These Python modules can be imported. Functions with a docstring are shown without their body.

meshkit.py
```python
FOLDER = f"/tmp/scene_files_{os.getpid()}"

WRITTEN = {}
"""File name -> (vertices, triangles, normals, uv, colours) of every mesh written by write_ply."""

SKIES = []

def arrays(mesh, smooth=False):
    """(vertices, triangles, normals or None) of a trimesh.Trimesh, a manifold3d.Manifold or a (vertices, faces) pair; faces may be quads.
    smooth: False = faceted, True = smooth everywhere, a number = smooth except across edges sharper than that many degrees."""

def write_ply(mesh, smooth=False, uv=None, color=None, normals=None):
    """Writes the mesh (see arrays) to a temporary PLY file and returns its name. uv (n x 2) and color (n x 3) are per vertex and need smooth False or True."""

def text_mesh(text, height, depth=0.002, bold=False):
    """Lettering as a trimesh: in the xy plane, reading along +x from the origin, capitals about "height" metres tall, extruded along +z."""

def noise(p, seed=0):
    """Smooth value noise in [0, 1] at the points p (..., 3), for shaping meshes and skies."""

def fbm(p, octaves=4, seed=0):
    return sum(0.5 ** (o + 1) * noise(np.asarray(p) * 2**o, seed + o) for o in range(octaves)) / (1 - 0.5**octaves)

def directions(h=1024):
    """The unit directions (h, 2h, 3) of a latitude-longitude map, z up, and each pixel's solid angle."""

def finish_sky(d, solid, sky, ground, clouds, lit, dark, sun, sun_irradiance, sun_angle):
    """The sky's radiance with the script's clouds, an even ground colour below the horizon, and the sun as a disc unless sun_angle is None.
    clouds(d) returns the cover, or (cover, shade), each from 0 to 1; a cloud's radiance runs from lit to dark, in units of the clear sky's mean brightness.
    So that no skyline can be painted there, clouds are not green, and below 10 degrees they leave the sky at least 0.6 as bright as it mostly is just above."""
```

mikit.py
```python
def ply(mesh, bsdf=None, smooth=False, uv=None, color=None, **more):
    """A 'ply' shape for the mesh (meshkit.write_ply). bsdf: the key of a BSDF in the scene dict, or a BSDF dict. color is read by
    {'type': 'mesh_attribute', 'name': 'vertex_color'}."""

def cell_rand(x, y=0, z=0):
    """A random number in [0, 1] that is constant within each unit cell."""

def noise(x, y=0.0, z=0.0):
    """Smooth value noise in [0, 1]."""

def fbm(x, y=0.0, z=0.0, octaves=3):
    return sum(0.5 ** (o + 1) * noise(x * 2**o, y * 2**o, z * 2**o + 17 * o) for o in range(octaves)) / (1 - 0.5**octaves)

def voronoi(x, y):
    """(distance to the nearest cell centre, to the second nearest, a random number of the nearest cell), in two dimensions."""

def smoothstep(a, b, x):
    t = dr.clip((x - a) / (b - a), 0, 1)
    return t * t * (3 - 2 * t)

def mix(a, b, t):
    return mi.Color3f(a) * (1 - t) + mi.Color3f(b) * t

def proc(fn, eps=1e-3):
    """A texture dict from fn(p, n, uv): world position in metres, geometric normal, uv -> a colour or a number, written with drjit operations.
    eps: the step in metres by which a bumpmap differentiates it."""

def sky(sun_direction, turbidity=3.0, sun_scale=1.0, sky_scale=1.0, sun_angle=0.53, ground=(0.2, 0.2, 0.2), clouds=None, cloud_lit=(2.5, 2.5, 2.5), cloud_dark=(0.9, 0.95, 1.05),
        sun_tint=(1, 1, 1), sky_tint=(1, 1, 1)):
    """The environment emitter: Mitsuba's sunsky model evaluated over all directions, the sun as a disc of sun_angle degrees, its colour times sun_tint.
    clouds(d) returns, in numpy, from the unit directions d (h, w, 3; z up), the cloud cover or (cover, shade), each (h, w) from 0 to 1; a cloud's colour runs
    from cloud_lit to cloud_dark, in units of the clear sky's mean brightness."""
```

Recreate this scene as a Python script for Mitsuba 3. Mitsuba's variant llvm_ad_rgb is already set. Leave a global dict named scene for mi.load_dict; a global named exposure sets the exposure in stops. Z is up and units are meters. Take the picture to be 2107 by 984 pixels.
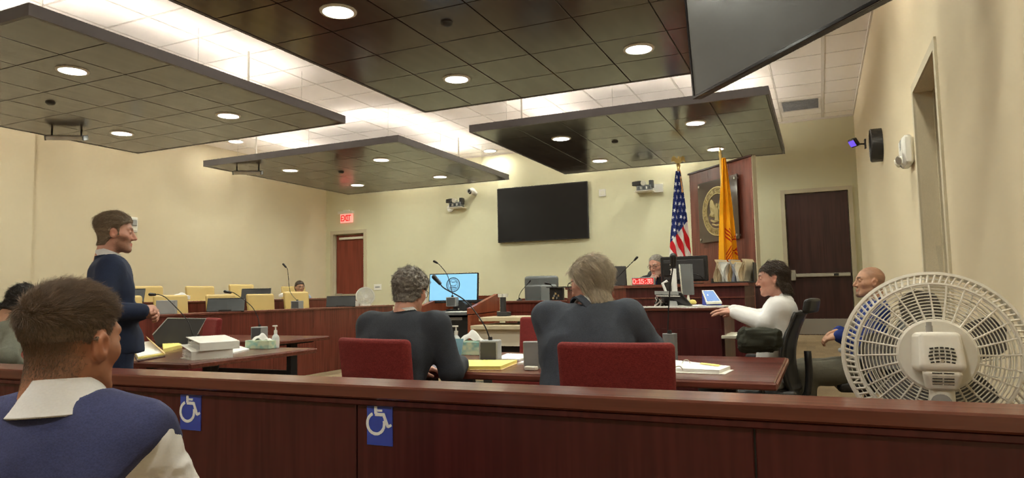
import math, random
import numpy as np, trimesh, manifold3d as m3
import mitsuba as mi, drjit as dr
import mikit, meshkit
from mikit import noise, fbm, smoothstep, mix, proc
from shapely.geometry import Polygon, LineString, Point
from shapely import affinity, union_all
random.seed(7); RNG = np.random.default_rng(7)
T4 = mi.ScalarTransform4f
scene, labels = {'type': 'scene'}, {}

# ---------------------------------------------------------------- camera (metres, z up, y into the room)
CAM = np.array([0.0, 0.0, 1.2])
FWD = np.array([-0.40792299, 0.90965489, 0.07827395])
UP = np.array([0.04982825, -0.06342278, 0.99674204])
scene['camera'] = {'type': 'perspective', 'fov': 73.555, 'fov_axis': 'x', 'near_clip': 0.05, 'far_clip': 60.0,
                   'to_world': T4().look_at(origin=CAM.tolist(), target=(CAM + FWD).tolist(), up=UP.tolist())}
# ---------------------------------------------------------------- light levels
exposure = 1.56
L_DOWN = (64.0, 64.5, 55.0)       # downlight lenses
L_COVE = (1.95, 1.76, 1.54)      # light strips lying on top of the ceiling clouds
L_WASH = (31.0, 30.0, 25.0)      # small downlights beside the walls
L_GALLERY = (150.0, 145.0, 128.0)       # downlights over the public seats

# ---------------------------------------------------------------- helpers
def rgb(*c): return {'type': 'rgb', 'value': [float(v) for v in c]}
def mat(key, base, rough=0.5, **kw):
    d = {'type': 'principled', 'base_color': rgb(*base) if isinstance(base, (tuple, list)) else base, 'roughness': float(rough)}
    d.update(kw); scene[key] = {'type': 'twosided', 'bsdf': d}
def bump(key, base, rough, fn, scale, eps=1e-3, **kw):
    d = {'type': 'principled', 'base_color': rgb(*base) if isinstance(base, (tuple, list)) else base, 'roughness': float(rough)}
    d.update(kw)
    scene[key] = {'type': 'twosided', 'bsdf': {'type': 'bumpmap', 'arbitrary': proc(fn, eps), 'scale': float(scale), 'bsdf': d}}
def numbered(key):
    if key not in scene and key not in labels: return key
    k = 1
    while f'{key}_{k:03d}' in scene or f'{key}_{k:03d}' in labels: k += 1
    return f'{key}_{k:03d}'
def thing(name, label, cat, group=None):
    k = numbered(name); labels[k] = {'label': label, 'category': cat}
    if group: labels[k]['group'] = group
    return k
def part(parent, name, mesh, m, smooth=False, label=None, **kw):
    k = numbered(parent + '__' + name)
    scene[k] = mikit.ply(mesh, m, smooth, **kw)
    if label: labels[k] = {'label': label}
    return k
def single(name, label, cat, mesh, m, smooth=False, group=None, **kw):
    k = thing(name, label, cat, group); scene[k] = mikit.ply(mesh, m, smooth, **kw); return k
def struct(name, mesh, m, label=None, smooth=False, **kw):
    scene[name] = mikit.ply(mesh, m, smooth, **kw)
    labels[name] = {'kind': 'structure'}
    if label: labels[name]['label'] = label
    return name
cat = trimesh.util.concatenate
def box(x0, x1, y0, y1, z0, z1, bev=0.0):
    if bev <= 0:
        b = trimesh.creation.box((x1 - x0, y1 - y0, z1 - z0)); b.apply_translation(((x0 + x1) / 2, (y0 + y1) / 2, (z0 + z1) / 2)); return b
    P = []
    b = min(bev, (x1 - x0) / 2.01, (y1 - y0) / 2.01, (z1 - z0) / 2.01)
    for i, x in enumerate((x0, x1)):
        for j, y in enumerate((y0, y1)):
            for k, z in enumerate((z0, z1)):
                sx, sy, sz = 1 - 2 * i, 1 - 2 * j, 1 - 2 * k
                P += [(x, y + sy * b, z + sz * b), (x + sx * b, y, z + sz * b), (x + sx * b, y + sy * b, z)]
    return trimesh.convex.convex_hull(np.array(P))
def cbox(sx, sy, sz, bev=0.0): return box(-sx / 2, sx / 2, -sy / 2, sy / 2, -sz / 2, sz / 2, bev)
def rotm(axis, deg):
    return trimesh.transformations.rotation_matrix(math.radians(deg), axis)[:3, :3]
def mv(mesh, loc=(0, 0, 0), rz=0, rx=0, ry=0):
    m = mesh.copy(); R = rotm((0, 0, 1), rz) @ rotm((0, 1, 0), ry) @ rotm((1, 0, 0), rx)
    M = np.eye(4); M[:3, :3] = R; M[:3, 3] = loc; m.apply_transform(M); return m
def xf(mesh, R, loc):
    m = mesh.copy(); M = np.eye(4); M[:3, :3] = R; M[:3, 3] = loc; m.apply_transform(M); return m
def frame_from(nrm, up=(0, 0, 1)):
    """columns: right, up, out (nrm) - a basis for panels facing nrm"""
    n = np.array(nrm, float); n /= np.linalg.norm(n); r = np.cross(up, n); r /= np.linalg.norm(r)
    return np.stack([r, np.cross(n, r), n], 1)
def cyl(p0, p1, r, n=12, r1=None):
    p0, p1 = np.array(p0, float), np.array(p1, float); z = p1 - p0; L = np.linalg.norm(z); z /= L
    x = np.cross(z, (0, 0, 1) if abs(z[2]) < .9 else (1, 0, 0)); x /= np.linalg.norm(x); y = np.cross(z, x)
    a = np.arange(n) * 2 * np.pi / n; ring = np.cos(a)[:, None] * x + np.sin(a)[:, None] * y
    r1 = r if r1 is None else r1
    v = np.vstack([p0 + ring * r, p1 + ring * r1, [p0], [p1]]); i = np.arange(n); j = (i + 1) % n
    f = np.vstack([np.stack([i, j, j + n], 1), np.stack([i, j + n, i + n], 1), np.stack([j, i, i * 0 + 2 * n], 1), np.stack([i + n, j + n, i * 0 + 2 * n + 1], 1)])
    return trimesh.Trimesh(v, f, process=False)
def tube(pts, r, n=8, closed=False):
    pts = np.asarray(pts, float); m = len(pts); r = np.broadcast_to(r, m)
    t = (np.roll(pts, -1, 0) - np.roll(pts, 1, 0)) if closed else np.gradient(pts, axis=0)
    t /= np.linalg.norm(t, axis=1, keepdims=True) + 1e-12
    ref = np.array([0, 0, 1.0]) if abs(t[0, 2]) < .9 else np.array([1.0, 0, 0])
    x = np.cross(ref, t[0]); x /= np.linalg.norm(x); V = []
    a = np.arange(n) * 2 * np.pi / n
    for k in range(m):
        x = x - t[k] * (x @ t[k]); x /= np.linalg.norm(x); y = np.cross(t[k], x)
        V.append(pts[k] + r[k] * (np.cos(a)[:, None] * x + np.sin(a)[:, None] * y))
    V = np.vstack(V); F = []
    for k in range(m if closed else m - 1):
        a0, b0 = k * n, ((k + 1) % m) * n
        i = np.arange(n); j = (i + 1) % n
        F += [np.stack([a0 + i, a0 + j, b0 + j], 1), np.stack([a0 + i, b0 + j, b0 + i], 1)]
    if not closed:
        c0, c1 = len(V), len(V) + 1; V = np.vstack([V, pts[:1], pts[-1:]])
        i = np.arange(n); j = (i + 1) % n
        F += [np.stack([j, i, i * 0 + c0], 1), np.stack([(m - 1) * n + i, (m - 1) * n + j, i * 0 + c1], 1)]
    return trimesh.Trimesh(V, np.vstack(F), process=False)
def bez(P, n=24):
    """Catmull-Rom through the points"""
    P = np.asarray(P, float); Q = np.vstack([2 * P[0] - P[1], P, 2 * P[-1] - P[-2]]); out = []
    m = len(P) - 1
    for s in np.linspace(0, m - 1e-9, n):
        k = int(s); t = s - k; a, b, c, d = Q[k:k + 4]
        out.append(.5 * (2 * b + (c - a) * t + (2 * a - 5 * b + 4 * c - d) * t * t + (3 * b - a - 3 * c + d) * t ** 3))
    return np.array(out)
def lathe(prof, n=32, loc=(0, 0, 0)):
    prof = np.asarray(prof, float); m = trimesh.creation.revolve(prof, sections=n); m.apply_translation(loc); return m
def extrude(poly, h): 
    polys = getattr(poly, 'geoms', [poly]); return cat([trimesh.creation.extrude_polygon(g, h, engine='earcut') for g in polys if g.area > 1e-12])
def sheet(grid, th=None):
    """grid (m,n,3) -> mesh; th thickness"""
    g = np.asarray(grid, float); m, n = g.shape[:2]; idx = np.arange(m * n).reshape(m, n)
    a, b, c, d = idx[:-1, :-1].ravel(), idx[1:, :-1].ravel(), idx[1:, 1:].ravel(), idx[:-1, 1:].ravel()
    F = np.vstack([np.stack([a, b, c], 1), np.stack([a, c, d], 1)]); V = g.reshape(-1, 3)
    if th is None: return trimesh.Trimesh(V, F, process=False)
    t = trimesh.Trimesh(V, F, process=False); N = t.vertex_normals
    V2 = np.vstack([V + N * th / 2, V - N * th / 2]); k = m * n
    rim = np.concatenate([idx[0, :], idx[1:, -1], idx[-1, -2::-1], idx[-2:0:-1, 0]]); r2 = np.roll(rim, -1)
    F2 = np.vstack([F, F[:, ::-1] + k, np.stack([rim, r2 + k, r2], 1), np.stack([rim, rim + k, r2 + k], 1)])
    return trimesh.Trimesh(V2, F2, process=False)
def man(mesh): return m3.Manifold(m3.Mesh(np.asarray(mesh.vertices, np.float32), np.asarray(mesh.faces, np.uint32)))
def unman(M):
    a = M.to_mesh(); return trimesh.Trimesh(np.array(a.vert_properties[:, :3]), np.array(a.tri_verts), process=False)
def cut(a, *bs):
    A = man(a)
    for b in bs: A = A - man(b)
    return unman(A)
def text(s, h, depth=.002, bold=False, center=True):
    t = meshkit.text_mesh(s, h, depth, bold)
    if center: t.apply_translation([-t.bounds[:, 0].mean(), -h / 2, 0])
    return t

# ---------------------------------------------------------------- materials
def woodfn(dark, light, sx=55., sy=55., sz=2.2, fine=1.0):
    def fn(p, n, uv):
        w = fbm(p.x * sx, p.y * sy, p.z * sz, 3) * .6 + fbm(p.x * 9, p.y * 9, p.z * .9, 2) * .4
        return mix(dark, light, smoothstep(.25, .75, w) * fine)
    return proc(fn)
def woodfnx(dark, light):           # grain along x
    def fn(p, n, uv):
        w = fbm(p.x * 2.2, p.y * 60, p.z * 60, 3) * .6 + fbm(p.x * .9, p.y * 9, p.z * 9, 2) * .4
        return mix(dark, light, smoothstep(.25, .75, w))
    return proc(fn)
def wallbump(p, n, uv): return fbm(p.x * 90, p.y * 90, p.z * 90, 2)
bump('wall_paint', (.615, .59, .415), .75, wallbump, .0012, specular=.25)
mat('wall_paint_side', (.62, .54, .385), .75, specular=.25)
mat('ceiling_white', (.78, .74, .68), .9, specular=.1)
bump('ceiling_tile', (.80, .76, .70), .9, lambda p, n, uv: fbm(p.x * 160, p.y * 160, 3.0, 2), .0012, specular=.1)
mat('grid_white', (.62, .58, .52), .6)
mat('cloud_tile', proc(lambda p, n, uv: mix((.020, .013, .010), (.032, .021, .016), fbm(p.x * 14, p.y * 2.5, 1.0, 3))), .17, specular=.85)
mat('cloud_back', (.004, .003, .003), .8)
mat('cloud_trim', (.085, .08, .09), .45)
mat('wood_cherry', woodfn((.085, .015, .011), (.165, .034, .023)), .33, specular=.45)
mat('wood_cherry_top', woodfnx((.10, .028, .020), (.17, .055, .038)), .22, specular=.6)
mat('wood_rail', woodfn((.042, .0066, .0076), (.068, .0112, .0112)), .36, specular=.4)
mat('wood_rail_cap', woodfnx((.085, .022, .015), (.13, .038, .025)), .2, specular=.6)
mat('wood_table', woodfnx((.065, .016, .013), (.11, .028, .021)), .2, specular=.6)
mat('wood_lectern', woodfn((.20, .048, .022), (.29, .075, .034)), .35, specular=.45)
mat('door_cherry', woodfn((.14, .024, .014), (.20, .038, .022)), .4, specular=.4)
mat('door_dark', woodfn((.022, .006, .006), (.05, .014, .012)), .4, specular=.4)
mat('door_frame', (.50, .445, .32), .5)
mat('steel', (.55, .53, .48), .32, metallic=.9)
mat('kick_steel', (.42, .40, .38), .4, metallic=.8)
mat('black_plastic', (.012, .012, .013), .4)
mat('black_gloss', (.006, .006, .008), .16, specular=.4)
mat('dark_plastic', (.03, .03, .033), .45)
mat('grey_plastic', (.13, .14, .145), .5)
mat('grille_grey', (.075, .08, .085), .55)
mat('mid_grey', (.30, .31, .31), .5)
mat('white_plastic', (.74, .73, .68), .4)
mat('cream_plastic', (.70, .68, .58), .45)
mat('paper', (.80, .80, .77), .8, specular=.15)
mat('paper_yellow', (.78, .66, .22), .8, specular=.15)
mat('paper_tan', (.66, .50, .27), .8, specular=.15)
mat('black_metal', (.015, .015, .017), .4, metallic=.3)
mat('brass', (.75, .55, .22), .3, metallic=.9)
mat('gold_seal', (.60, .50, .26), .38, metallic=.75)
def carpetfn(p, n, uv):
    c = mikit.cell_rand(p.x * 9., p.y * 9.); s = noise(p.x * 160, p.y * 160, 2.)
    return mix((.17, .125, .08), (.27, .205, .13), .55 * s + .45 * c)
mat('carpet', proc(carpetfn), .95, specular=.05)
def redfab(p, n, uv):
    return mix((.115, .014, .015), (.24, .036, .034), noise(p.x * 260, p.y * 260, p.z * 260) * .8 + fbm(p.x * 30, p.y * 30, p.z * 30, 2) * .2)
mat('fabric_red', proc(redfab), .85, sheen=.4, specular=.2)
mat('vinyl_yellow', (.60, .44, .17), .45)
def emit(c): return {'type': 'area', 'radiance': rgb(*c)}
mat('lens', (.8, .8, .8), .5)
# ================================================================ the room
YB, XR, XL, ZC, ZR = 12.1, .61, -9.93, 3.95, .43
def wallcut(b, *openings): return cut(b, *openings)
d1 = (-9.70, -8.93, .40, 2.53)           # left back door leaf x0 x1 z0 z1
d2 = (-.465, .455, ZR, 2.725)            # right back door leaf
struct('wall_back', cut(box(XL - .2, XR + .3, YB, YB + .2, -.1, ZC + .1), box(d1[0] - .02, d1[1] + .02, YB - .1, YB + .13, d1[2] - .02, d1[3] + .02),
                        box(d2[0] - .02, d2[1] + .02, YB - .1, YB + .06, d2[2] - .02, d2[3] + .02)), 'wall_paint', 'pale yellow painted back wall with two doors and a wall screen')
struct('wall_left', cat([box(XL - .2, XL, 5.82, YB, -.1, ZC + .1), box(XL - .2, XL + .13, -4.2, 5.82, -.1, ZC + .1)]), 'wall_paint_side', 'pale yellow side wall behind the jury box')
OY0, OY1, OZ = 4.14, 5.02, 2.435
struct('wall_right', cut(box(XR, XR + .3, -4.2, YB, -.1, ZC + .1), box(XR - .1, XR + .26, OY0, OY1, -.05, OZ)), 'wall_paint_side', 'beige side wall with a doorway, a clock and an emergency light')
struct('wall_front', box(XL - .2, XR + .3, -4.4, -4.2, -.1, ZC + .1), 'wall_paint_side')
struct('floor', box(XL - .2, XR + .3, -4.4, YB + .2, -.12, 0), 'carpet', 'brown patterned carpet floor of the courtroom well')
struct('floor_rear', cat([box(XL, -.95, 10.8, YB, 0, ZR), box(-.95, XR, 10.6, YB, 0, ZR)]), 'carpet', 'raised carpeted floor along the back wall')
rampv = np.array([(-.95, 7.2, 0), (XR, 7.2, 0), (-.95, 10.6, 0), (XR, 10.6, 0), (-.95, 10.6, ZR), (XR, 10.6, ZR)], float)
struct('floor_ramp', trimesh.convex.convex_hull(rampv), 'carpet', 'carpeted ramp rising to the dark back door')
struct('ceiling', box(XL - .2, XR + .3, -4.4, YB + .2, ZC + .012, ZC + .1), 'ceiling_white', 'white suspended tile ceiling')
S = .6096
# ceiling tiles between the white grid bars (each a part)
gx = [-.45 + .60 * k for k in range(-16, 3)]; gx = [x for x in gx if XL < x < XR]; gx = [XL] + gx + [XR]
gy = [YB - .30 - S * k for k in range(0, 16)][::-1] + [YB]
tilecache = {}
for i in range(len(gx) - 1):
    for j in range(len(gy) - 1):
        w, l = gx[i + 1] - gx[i] - .022, gy[j + 1] - gy[j] - .022
        if w < .04: continue
        key = (round(w, 3), round(l, 3))
        if key not in tilecache: tilecache[key] = mikit.ply(cbox(w, l, .012, .004), 'ceiling_tile')
        k = numbered('ceiling__tile'); scene[k] = {**tilecache[key], 'to_world': T4().translate([(gx[i] + gx[i + 1]) / 2, (gy[j] + gy[j + 1]) / 2, ZC + .006])}
for x in gx[1:-1]: part('ceiling', 'grid_bar', box(x - .009, x + .009, gy[0], YB, ZC - .002, ZC + .012), 'grid_white')
for y in gy[:-1]: part('ceiling', 'cross_bar', box(XL, XR, y - .009, y + .009, ZC - .0015, ZC + .012), 'grid_white')
# a wide seam strip and wall angle
part('ceiling', 'seam_strip', box(.135, .175, 2.4, YB, ZC - .006, ZC + .01), 'grid_white')
part('ceiling', 'wall_angle', box(XR - .02, XR, 2.4, YB, ZC - .03, ZC), 'grid_white')
part('ceiling', 'wall_angle', box(XL, XR, YB - .02, YB, ZC - .03, ZC), 'grid_white')
# air grille in the ceiling
g = thing('air_grille', 'grey louvred air return grille in the white ceiling by the dark door', 'vent')
part(g, 'frame', cut(box(-.43, .13, 10.72, 11.42, ZC - .012, ZC - .003), box(-.40, .10, 10.76, 11.38, ZC - .03, ZC)), 'grid_white')
for k in range(13):
    part(g, 'slat', mv(cbox(.5, .045, .003), (-.15, 10.79 + k * .047, ZC - .006), rx=25), 'mid_grey')
# door frames, leaves, hardware ---------------------------------------------------------------
def doorframe(key, x0, x1, z0, z1, w, label):
    y = YB
    m = cat([box(x0 - w, x0, y - .03, y + .12, z0, z1 + w), box(x1, x1 + w, y - .03, y + .12, z0, z1 + w), box(x0, x1, y - .03, y + .12, z1, z1 + w)])
    return struct(key, m, 'door_frame', label)
doorframe('trim_1', d1[0] - .02, d1[1] + .02, d1[2], d1[3] + .02, .075, 'cream door frame under the exit sign')
doorframe('trim_2', d2[0] - .01, d2[1] + .01, d2[2], d2[3] + .01, .065, 'cream door frame round the dark door')
struct('door_1', box(d1[0], d1[1], YB + .075, YB + .115, d1[2], d1[3]), 'door_cherry', 'red-brown wooden door below the exit sign')
part('door_1', 'push_bar', cat([box(d1[0] + .0, d1[0] + .16, YB + .02, YB + .074, 1.185, 1.255, .008), box(d1[0] + .16, d1[1], YB + .03, YB + .065, 1.195, 1.245, .008)]), 'steel', label='steel push bar')
part('door_1', 'closer', box(d1[0] + .1, d1[1] - .04, YB + .02, YB + .07, d1[3] - .10, d1[3] - .05, .006), 'cream_plastic', label='cream door closer')
struct('door_2', box(d2[0], d2[1], YB + .012, YB + .055, d2[2], d2[3]), 'door_dark', 'dark brown wooden door with a long push bar and steel kick plate')
part('door_2', 'push_bar', cat([box(d2[0] + .10, d2[1] - .02, YB - .055, YB - .015, 1.36, 1.42, .01), box(d2[0] + .03, d2[0] + .10, YB - .05, YB + .011, 1.31, 1.48, .008),
                                box(d2[1] - .05, d2[1] - .02, YB - .05, YB + .011, 1.365, 1.415)]), 'steel', label='long steel push bar')
part('door_2', 'push_bar_sticker', box(d2[1] - .26, d2[1] - .19, YB - .0575, YB - .0552, 1.37, 1.41), 'black_plastic', label='black sticker')
part('door_2', 'kick_plate', box(d2[0] + .01, d2[1] - .01, YB + .006, YB + .0118, d2[2] + .01, d2[2] + .26), 'kick_steel', label='brushed steel kick plate')
# doorway in the right wall
mat('door_tan', (.20, .155, .105), .6)
struct('trim_3', cat([box(XR - .012, XR + .16, OY0 - .055, OY0, 0, OZ + .055), box(XR - .012, XR + .16, OY1, OY1 + .0, 0, OZ) if False else box(XR - .012, XR + .16, OY1, OY1 + .055, 0, OZ + .055),
                      box(XR - .012, XR + .16, OY0, OY1, OZ, OZ + .055), box(XR + .10, XR + .16, OY1 - .018, OY1, 0, OZ), box(XR + .10, XR + .16, OY0, OY1, OZ - .018, OZ)]), 'door_frame', 'painted metal frame of the side doorway')
struct('door_3', box(XR + .20, XR + .245, OY0 + .0, OY1 - .0, 0.01, OZ - .02), 'door_tan', 'brown-beige leaf of the side doorway')
for nm, b in (('baseboard_back', box(XL, d2[0] - .08, YB - .015, YB, ZR, ZR + .1)), ('baseboard_right', box(XR - .015, XR, 5.08, YB, 0.0, .1)), ('baseboard_left', box(XL, XL + .015, 5.82, YB, 0, .1))):
    struct(nm, b, 'black_plastic')

# ================================================================ ceiling clouds
CL = {'A': (-8.94, 3.07), 'B': (-4.105, 3.105), 'C': (-8.94, 7.945), 'D': (-4.105, 7.935)}
ZCL = 3.327
cl_label = {'A': 'square dark tiled ceiling panel nearest the left wall, white emitter bar on its edge', 'B': 'large dark brown tiled ceiling panel overhead at the top centre',
            'C': 'smaller-looking dark tiled ceiling panel above the exit sign door', 'D': 'dark glossy tiled ceiling panel hanging above the judge and flags'}
WHERE = {'A': 'the ceiling panel nearest the left wall', 'B': 'the large ceiling panel at top centre', 'C': 'the ceiling panel over the exit door', 'D': 'the ceiling panel over the judge'}
tile_ply = mikit.ply(cbox(S - .008, S - .008, .014, .003), 'cloud_tile')
ring_ply = mikit.ply(lathe([(.112, 0), (.138, 0), (.136, -.008), (.113, -.012), (.112, 0)], 32), 'white_plastic', 40)
def disc(r, n=32):
    a = np.arange(n) * 2 * np.pi / n; v = np.vstack([np.stack([np.cos(a) * r, np.sin(a) * r, a * 0], 1), [[0, 0, 0]]])
    i = np.arange(n); return trimesh.Trimesh(v, np.stack([(i + 1) % n, i, i * 0 + n], 1), process=False)   # faces down
lens_mesh = disc(.113)
def downlight(x, y, z, label, group, L=L_DOWN):
    k = thing('recessed_downlight', label, 'light', group)
    scene[k + '__trim_ring'] = {**ring_ply, 'to_world': T4().translate([x, y, z])}
    scene[k + '__lens'] = {**mikit.ply(lens_mesh, 'lens'), 'to_world': T4().translate([x, y, z - .004]), 'emitter': emit(L)}
for c, (x0, y0) in CL.items():
    k = thing('ceiling_cloud', cl_label[c], 'ceiling panel')
    W = 6 * S
    for i in range(6):
        for j in range(6):
            q = numbered(k + '__tile'); scene[q] = {**tile_ply, 'to_world': T4().translate([x0 + (i + .5) * S, y0 + (j + .5) * S, ZCL + .007])}
    part(k, 'backing_panel', box(x0, x0 + W, y0, y0 + W, ZCL + .010, ZCL + .04), 'cloud_back')
    for b in (box(x0 - .03, x0, y0 - .03, y0 + W + .03, ZCL - .004, ZCL + .092), box(x0 + W, x0 + W + .03, y0 - .03, y0 + W + .03, ZCL - .004, ZCL + .092),
              box(x0, x0 + W, y0 - .03, y0, ZCL - .004, ZCL + .092), box(x0, x0 + W, y0 + W, y0 + W + .03, ZCL - .004, ZCL + .092)):
        part(k, 'edge_trim', b, 'cloud_trim')
    for i, j in ((.6, .5), (5.4, .5), (.6, 3), (5.4, 3), (.6, 5.5), (5.4, 5.5), (3, .5), (3, 5.5)):
        part(k, 'hanger_wire', cyl((x0 + i * S, y0 + j * S, ZCL + .04), (x0 + i * S, y0 + j * S, ZC), .0025, 6), 'steel')
    for i, j in ((5.3, 4.2), (.75, 1.0)):
        part(k, 'conduit', cyl((x0 + i * S, y0 + j * S, ZCL + .04), (x0 + i * S, y0 + j * S, ZC), .012, 8), 'steel')
    # light strips on top of the panel wash the white ceiling
    for a, b in (((x0 + .45, y0 + .45), (x0 + W - .45, y0 + .51)), ((x0 + .45, y0 + W - .51), (x0 + W - .45, y0 + W - .45)), ((x0 + .45, y0 + .6), (x0 + .51, y0 + W - .6)), ((x0 + W - .51, y0 + .6), (x0 + W - .45, y0 + W - .6))):
        part(k, 'strip_housing', box(a[0] - .01, b[0] + .01, a[1] - .01, b[1] + .01, ZCL + .04, ZCL + .07), 'white_plastic')
        v = np.array([(a[0], a[1], ZCL + .072), (b[0], a[1], ZCL + .072), (b[0], b[1], ZCL + .072), (a[0], b[1], ZCL + .072)])
        q = part(k, 'light_strip', trimesh.Trimesh(v, [[0, 1, 2], [0, 2, 3]], process=False), 'lens'); scene[q]['emitter'] = emit(tuple(v_ * 9 for v_ in L_COVE))
    for i, j in ((1, 1), (4, 1), (1, 4), (4, 4)):
        downlight(x0 + (i + .5) * S, y0 + (j + .5) * S, ZCL - .001, {(1, 1): 'near left', (4, 1): 'near right', (1, 4): 'far left', (4, 4): 'far right'}[i, j] + ' one of the four round downlights in ' + WHERE[c], 'downlights in ' + WHERE[c])
    single('smoke_sensor', 'small round dark sensor in ' + WHERE[c], 'sensor', lathe([(0, -.028), (.03, -.026), (.045, -.014), (.05, 0), (0, 0)], 20, (x0 + 2.5 * S, y0 + 2.42 * S, ZCL)), 'dark_plastic', 40)
downlight(-9.23, 8.83, ZC - .004, 'round recessed downlight in the white ceiling between the two left panels', None)
downlight(-5.70, 11.75, ZC - .004, 'round recessed downlight in the white ceiling near the back wall, above the wall screen', None)
downlight(-2.3, 11.75, ZC - .004, 'round recessed downlight in the white ceiling hidden above the judge panel', None)
for y, w_ in ((3.3, 'nearest the rail'), (5.2, 'over the front of the jury box'), (7.0, 'over the middle of the jury box')): downlight(-9.23 + (.13 if y < 5.8 else 0), y, ZC - .004, 'small ceiling downlight beside the left wall, the one ' + w_, 'wall-side downlights', L_WASH)
for x, w_ in ((-7.7, 'above the exit door corner'), (-4.0, 'above the wall screen')): downlight(x, 11.75, ZC - .004, 'ceiling downlight by the back wall, hidden by a panel ' + w_, 'wall-side downlights', L_WASH)
for y, w_ in ((2.7, 'nearer the rail'), (4.9, 'by the doorway')): downlight(.15, y, ZC - .004, 'ceiling downlight beside the right wall above the frame, the one ' + w_, 'wall-side downlights', tuple(v * 3.2 for v in L_WASH))
for x, w_ in ((-6.5, 'left'), (-3.2, 'middle'), (-.6, 'right')):
    downlight(x, -.6, ZC - .004, w_ + ' one of three ceiling downlights over the public seats', 'gallery downlights', L_GALLERY)

# ================================================================ the rail in front of the public seats
RY0, RY1, RZ = 1.925, 2.075, .90
r = thing('gallery_rail', 'long dark cherry half wall with a cap rail across the bottom of the picture', 'half wall')
part(r, 'cap_rail', box(XL + .14, XR - .005, RY0 - .012, RY1 + .02, RZ - .045, RZ, .006), 'wood_rail_cap')
part(r, 'cap_moulding', box(XL + .14, XR - .005, RY0 - .002, RY1 + .01, RZ - .068, RZ - .045, .004), 'wood_rail')
seams = [-9.6, -7.9, -6.2, -4.5, -2.98, -1.46, -.18, XR - .006]
for a, b in zip(seams[:-1], seams[1:]):
    part(r, 'front_panel', box(a + .003, b - .003, RY0 + .012, RY1 - .012, .0, RZ - .066, .003), 'wood_rail')
part(r, 'core', box(XL + .14, XR - .006, RY0 + .022, RY1 - .022, 0, RZ - .07), 'black_plastic')
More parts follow.
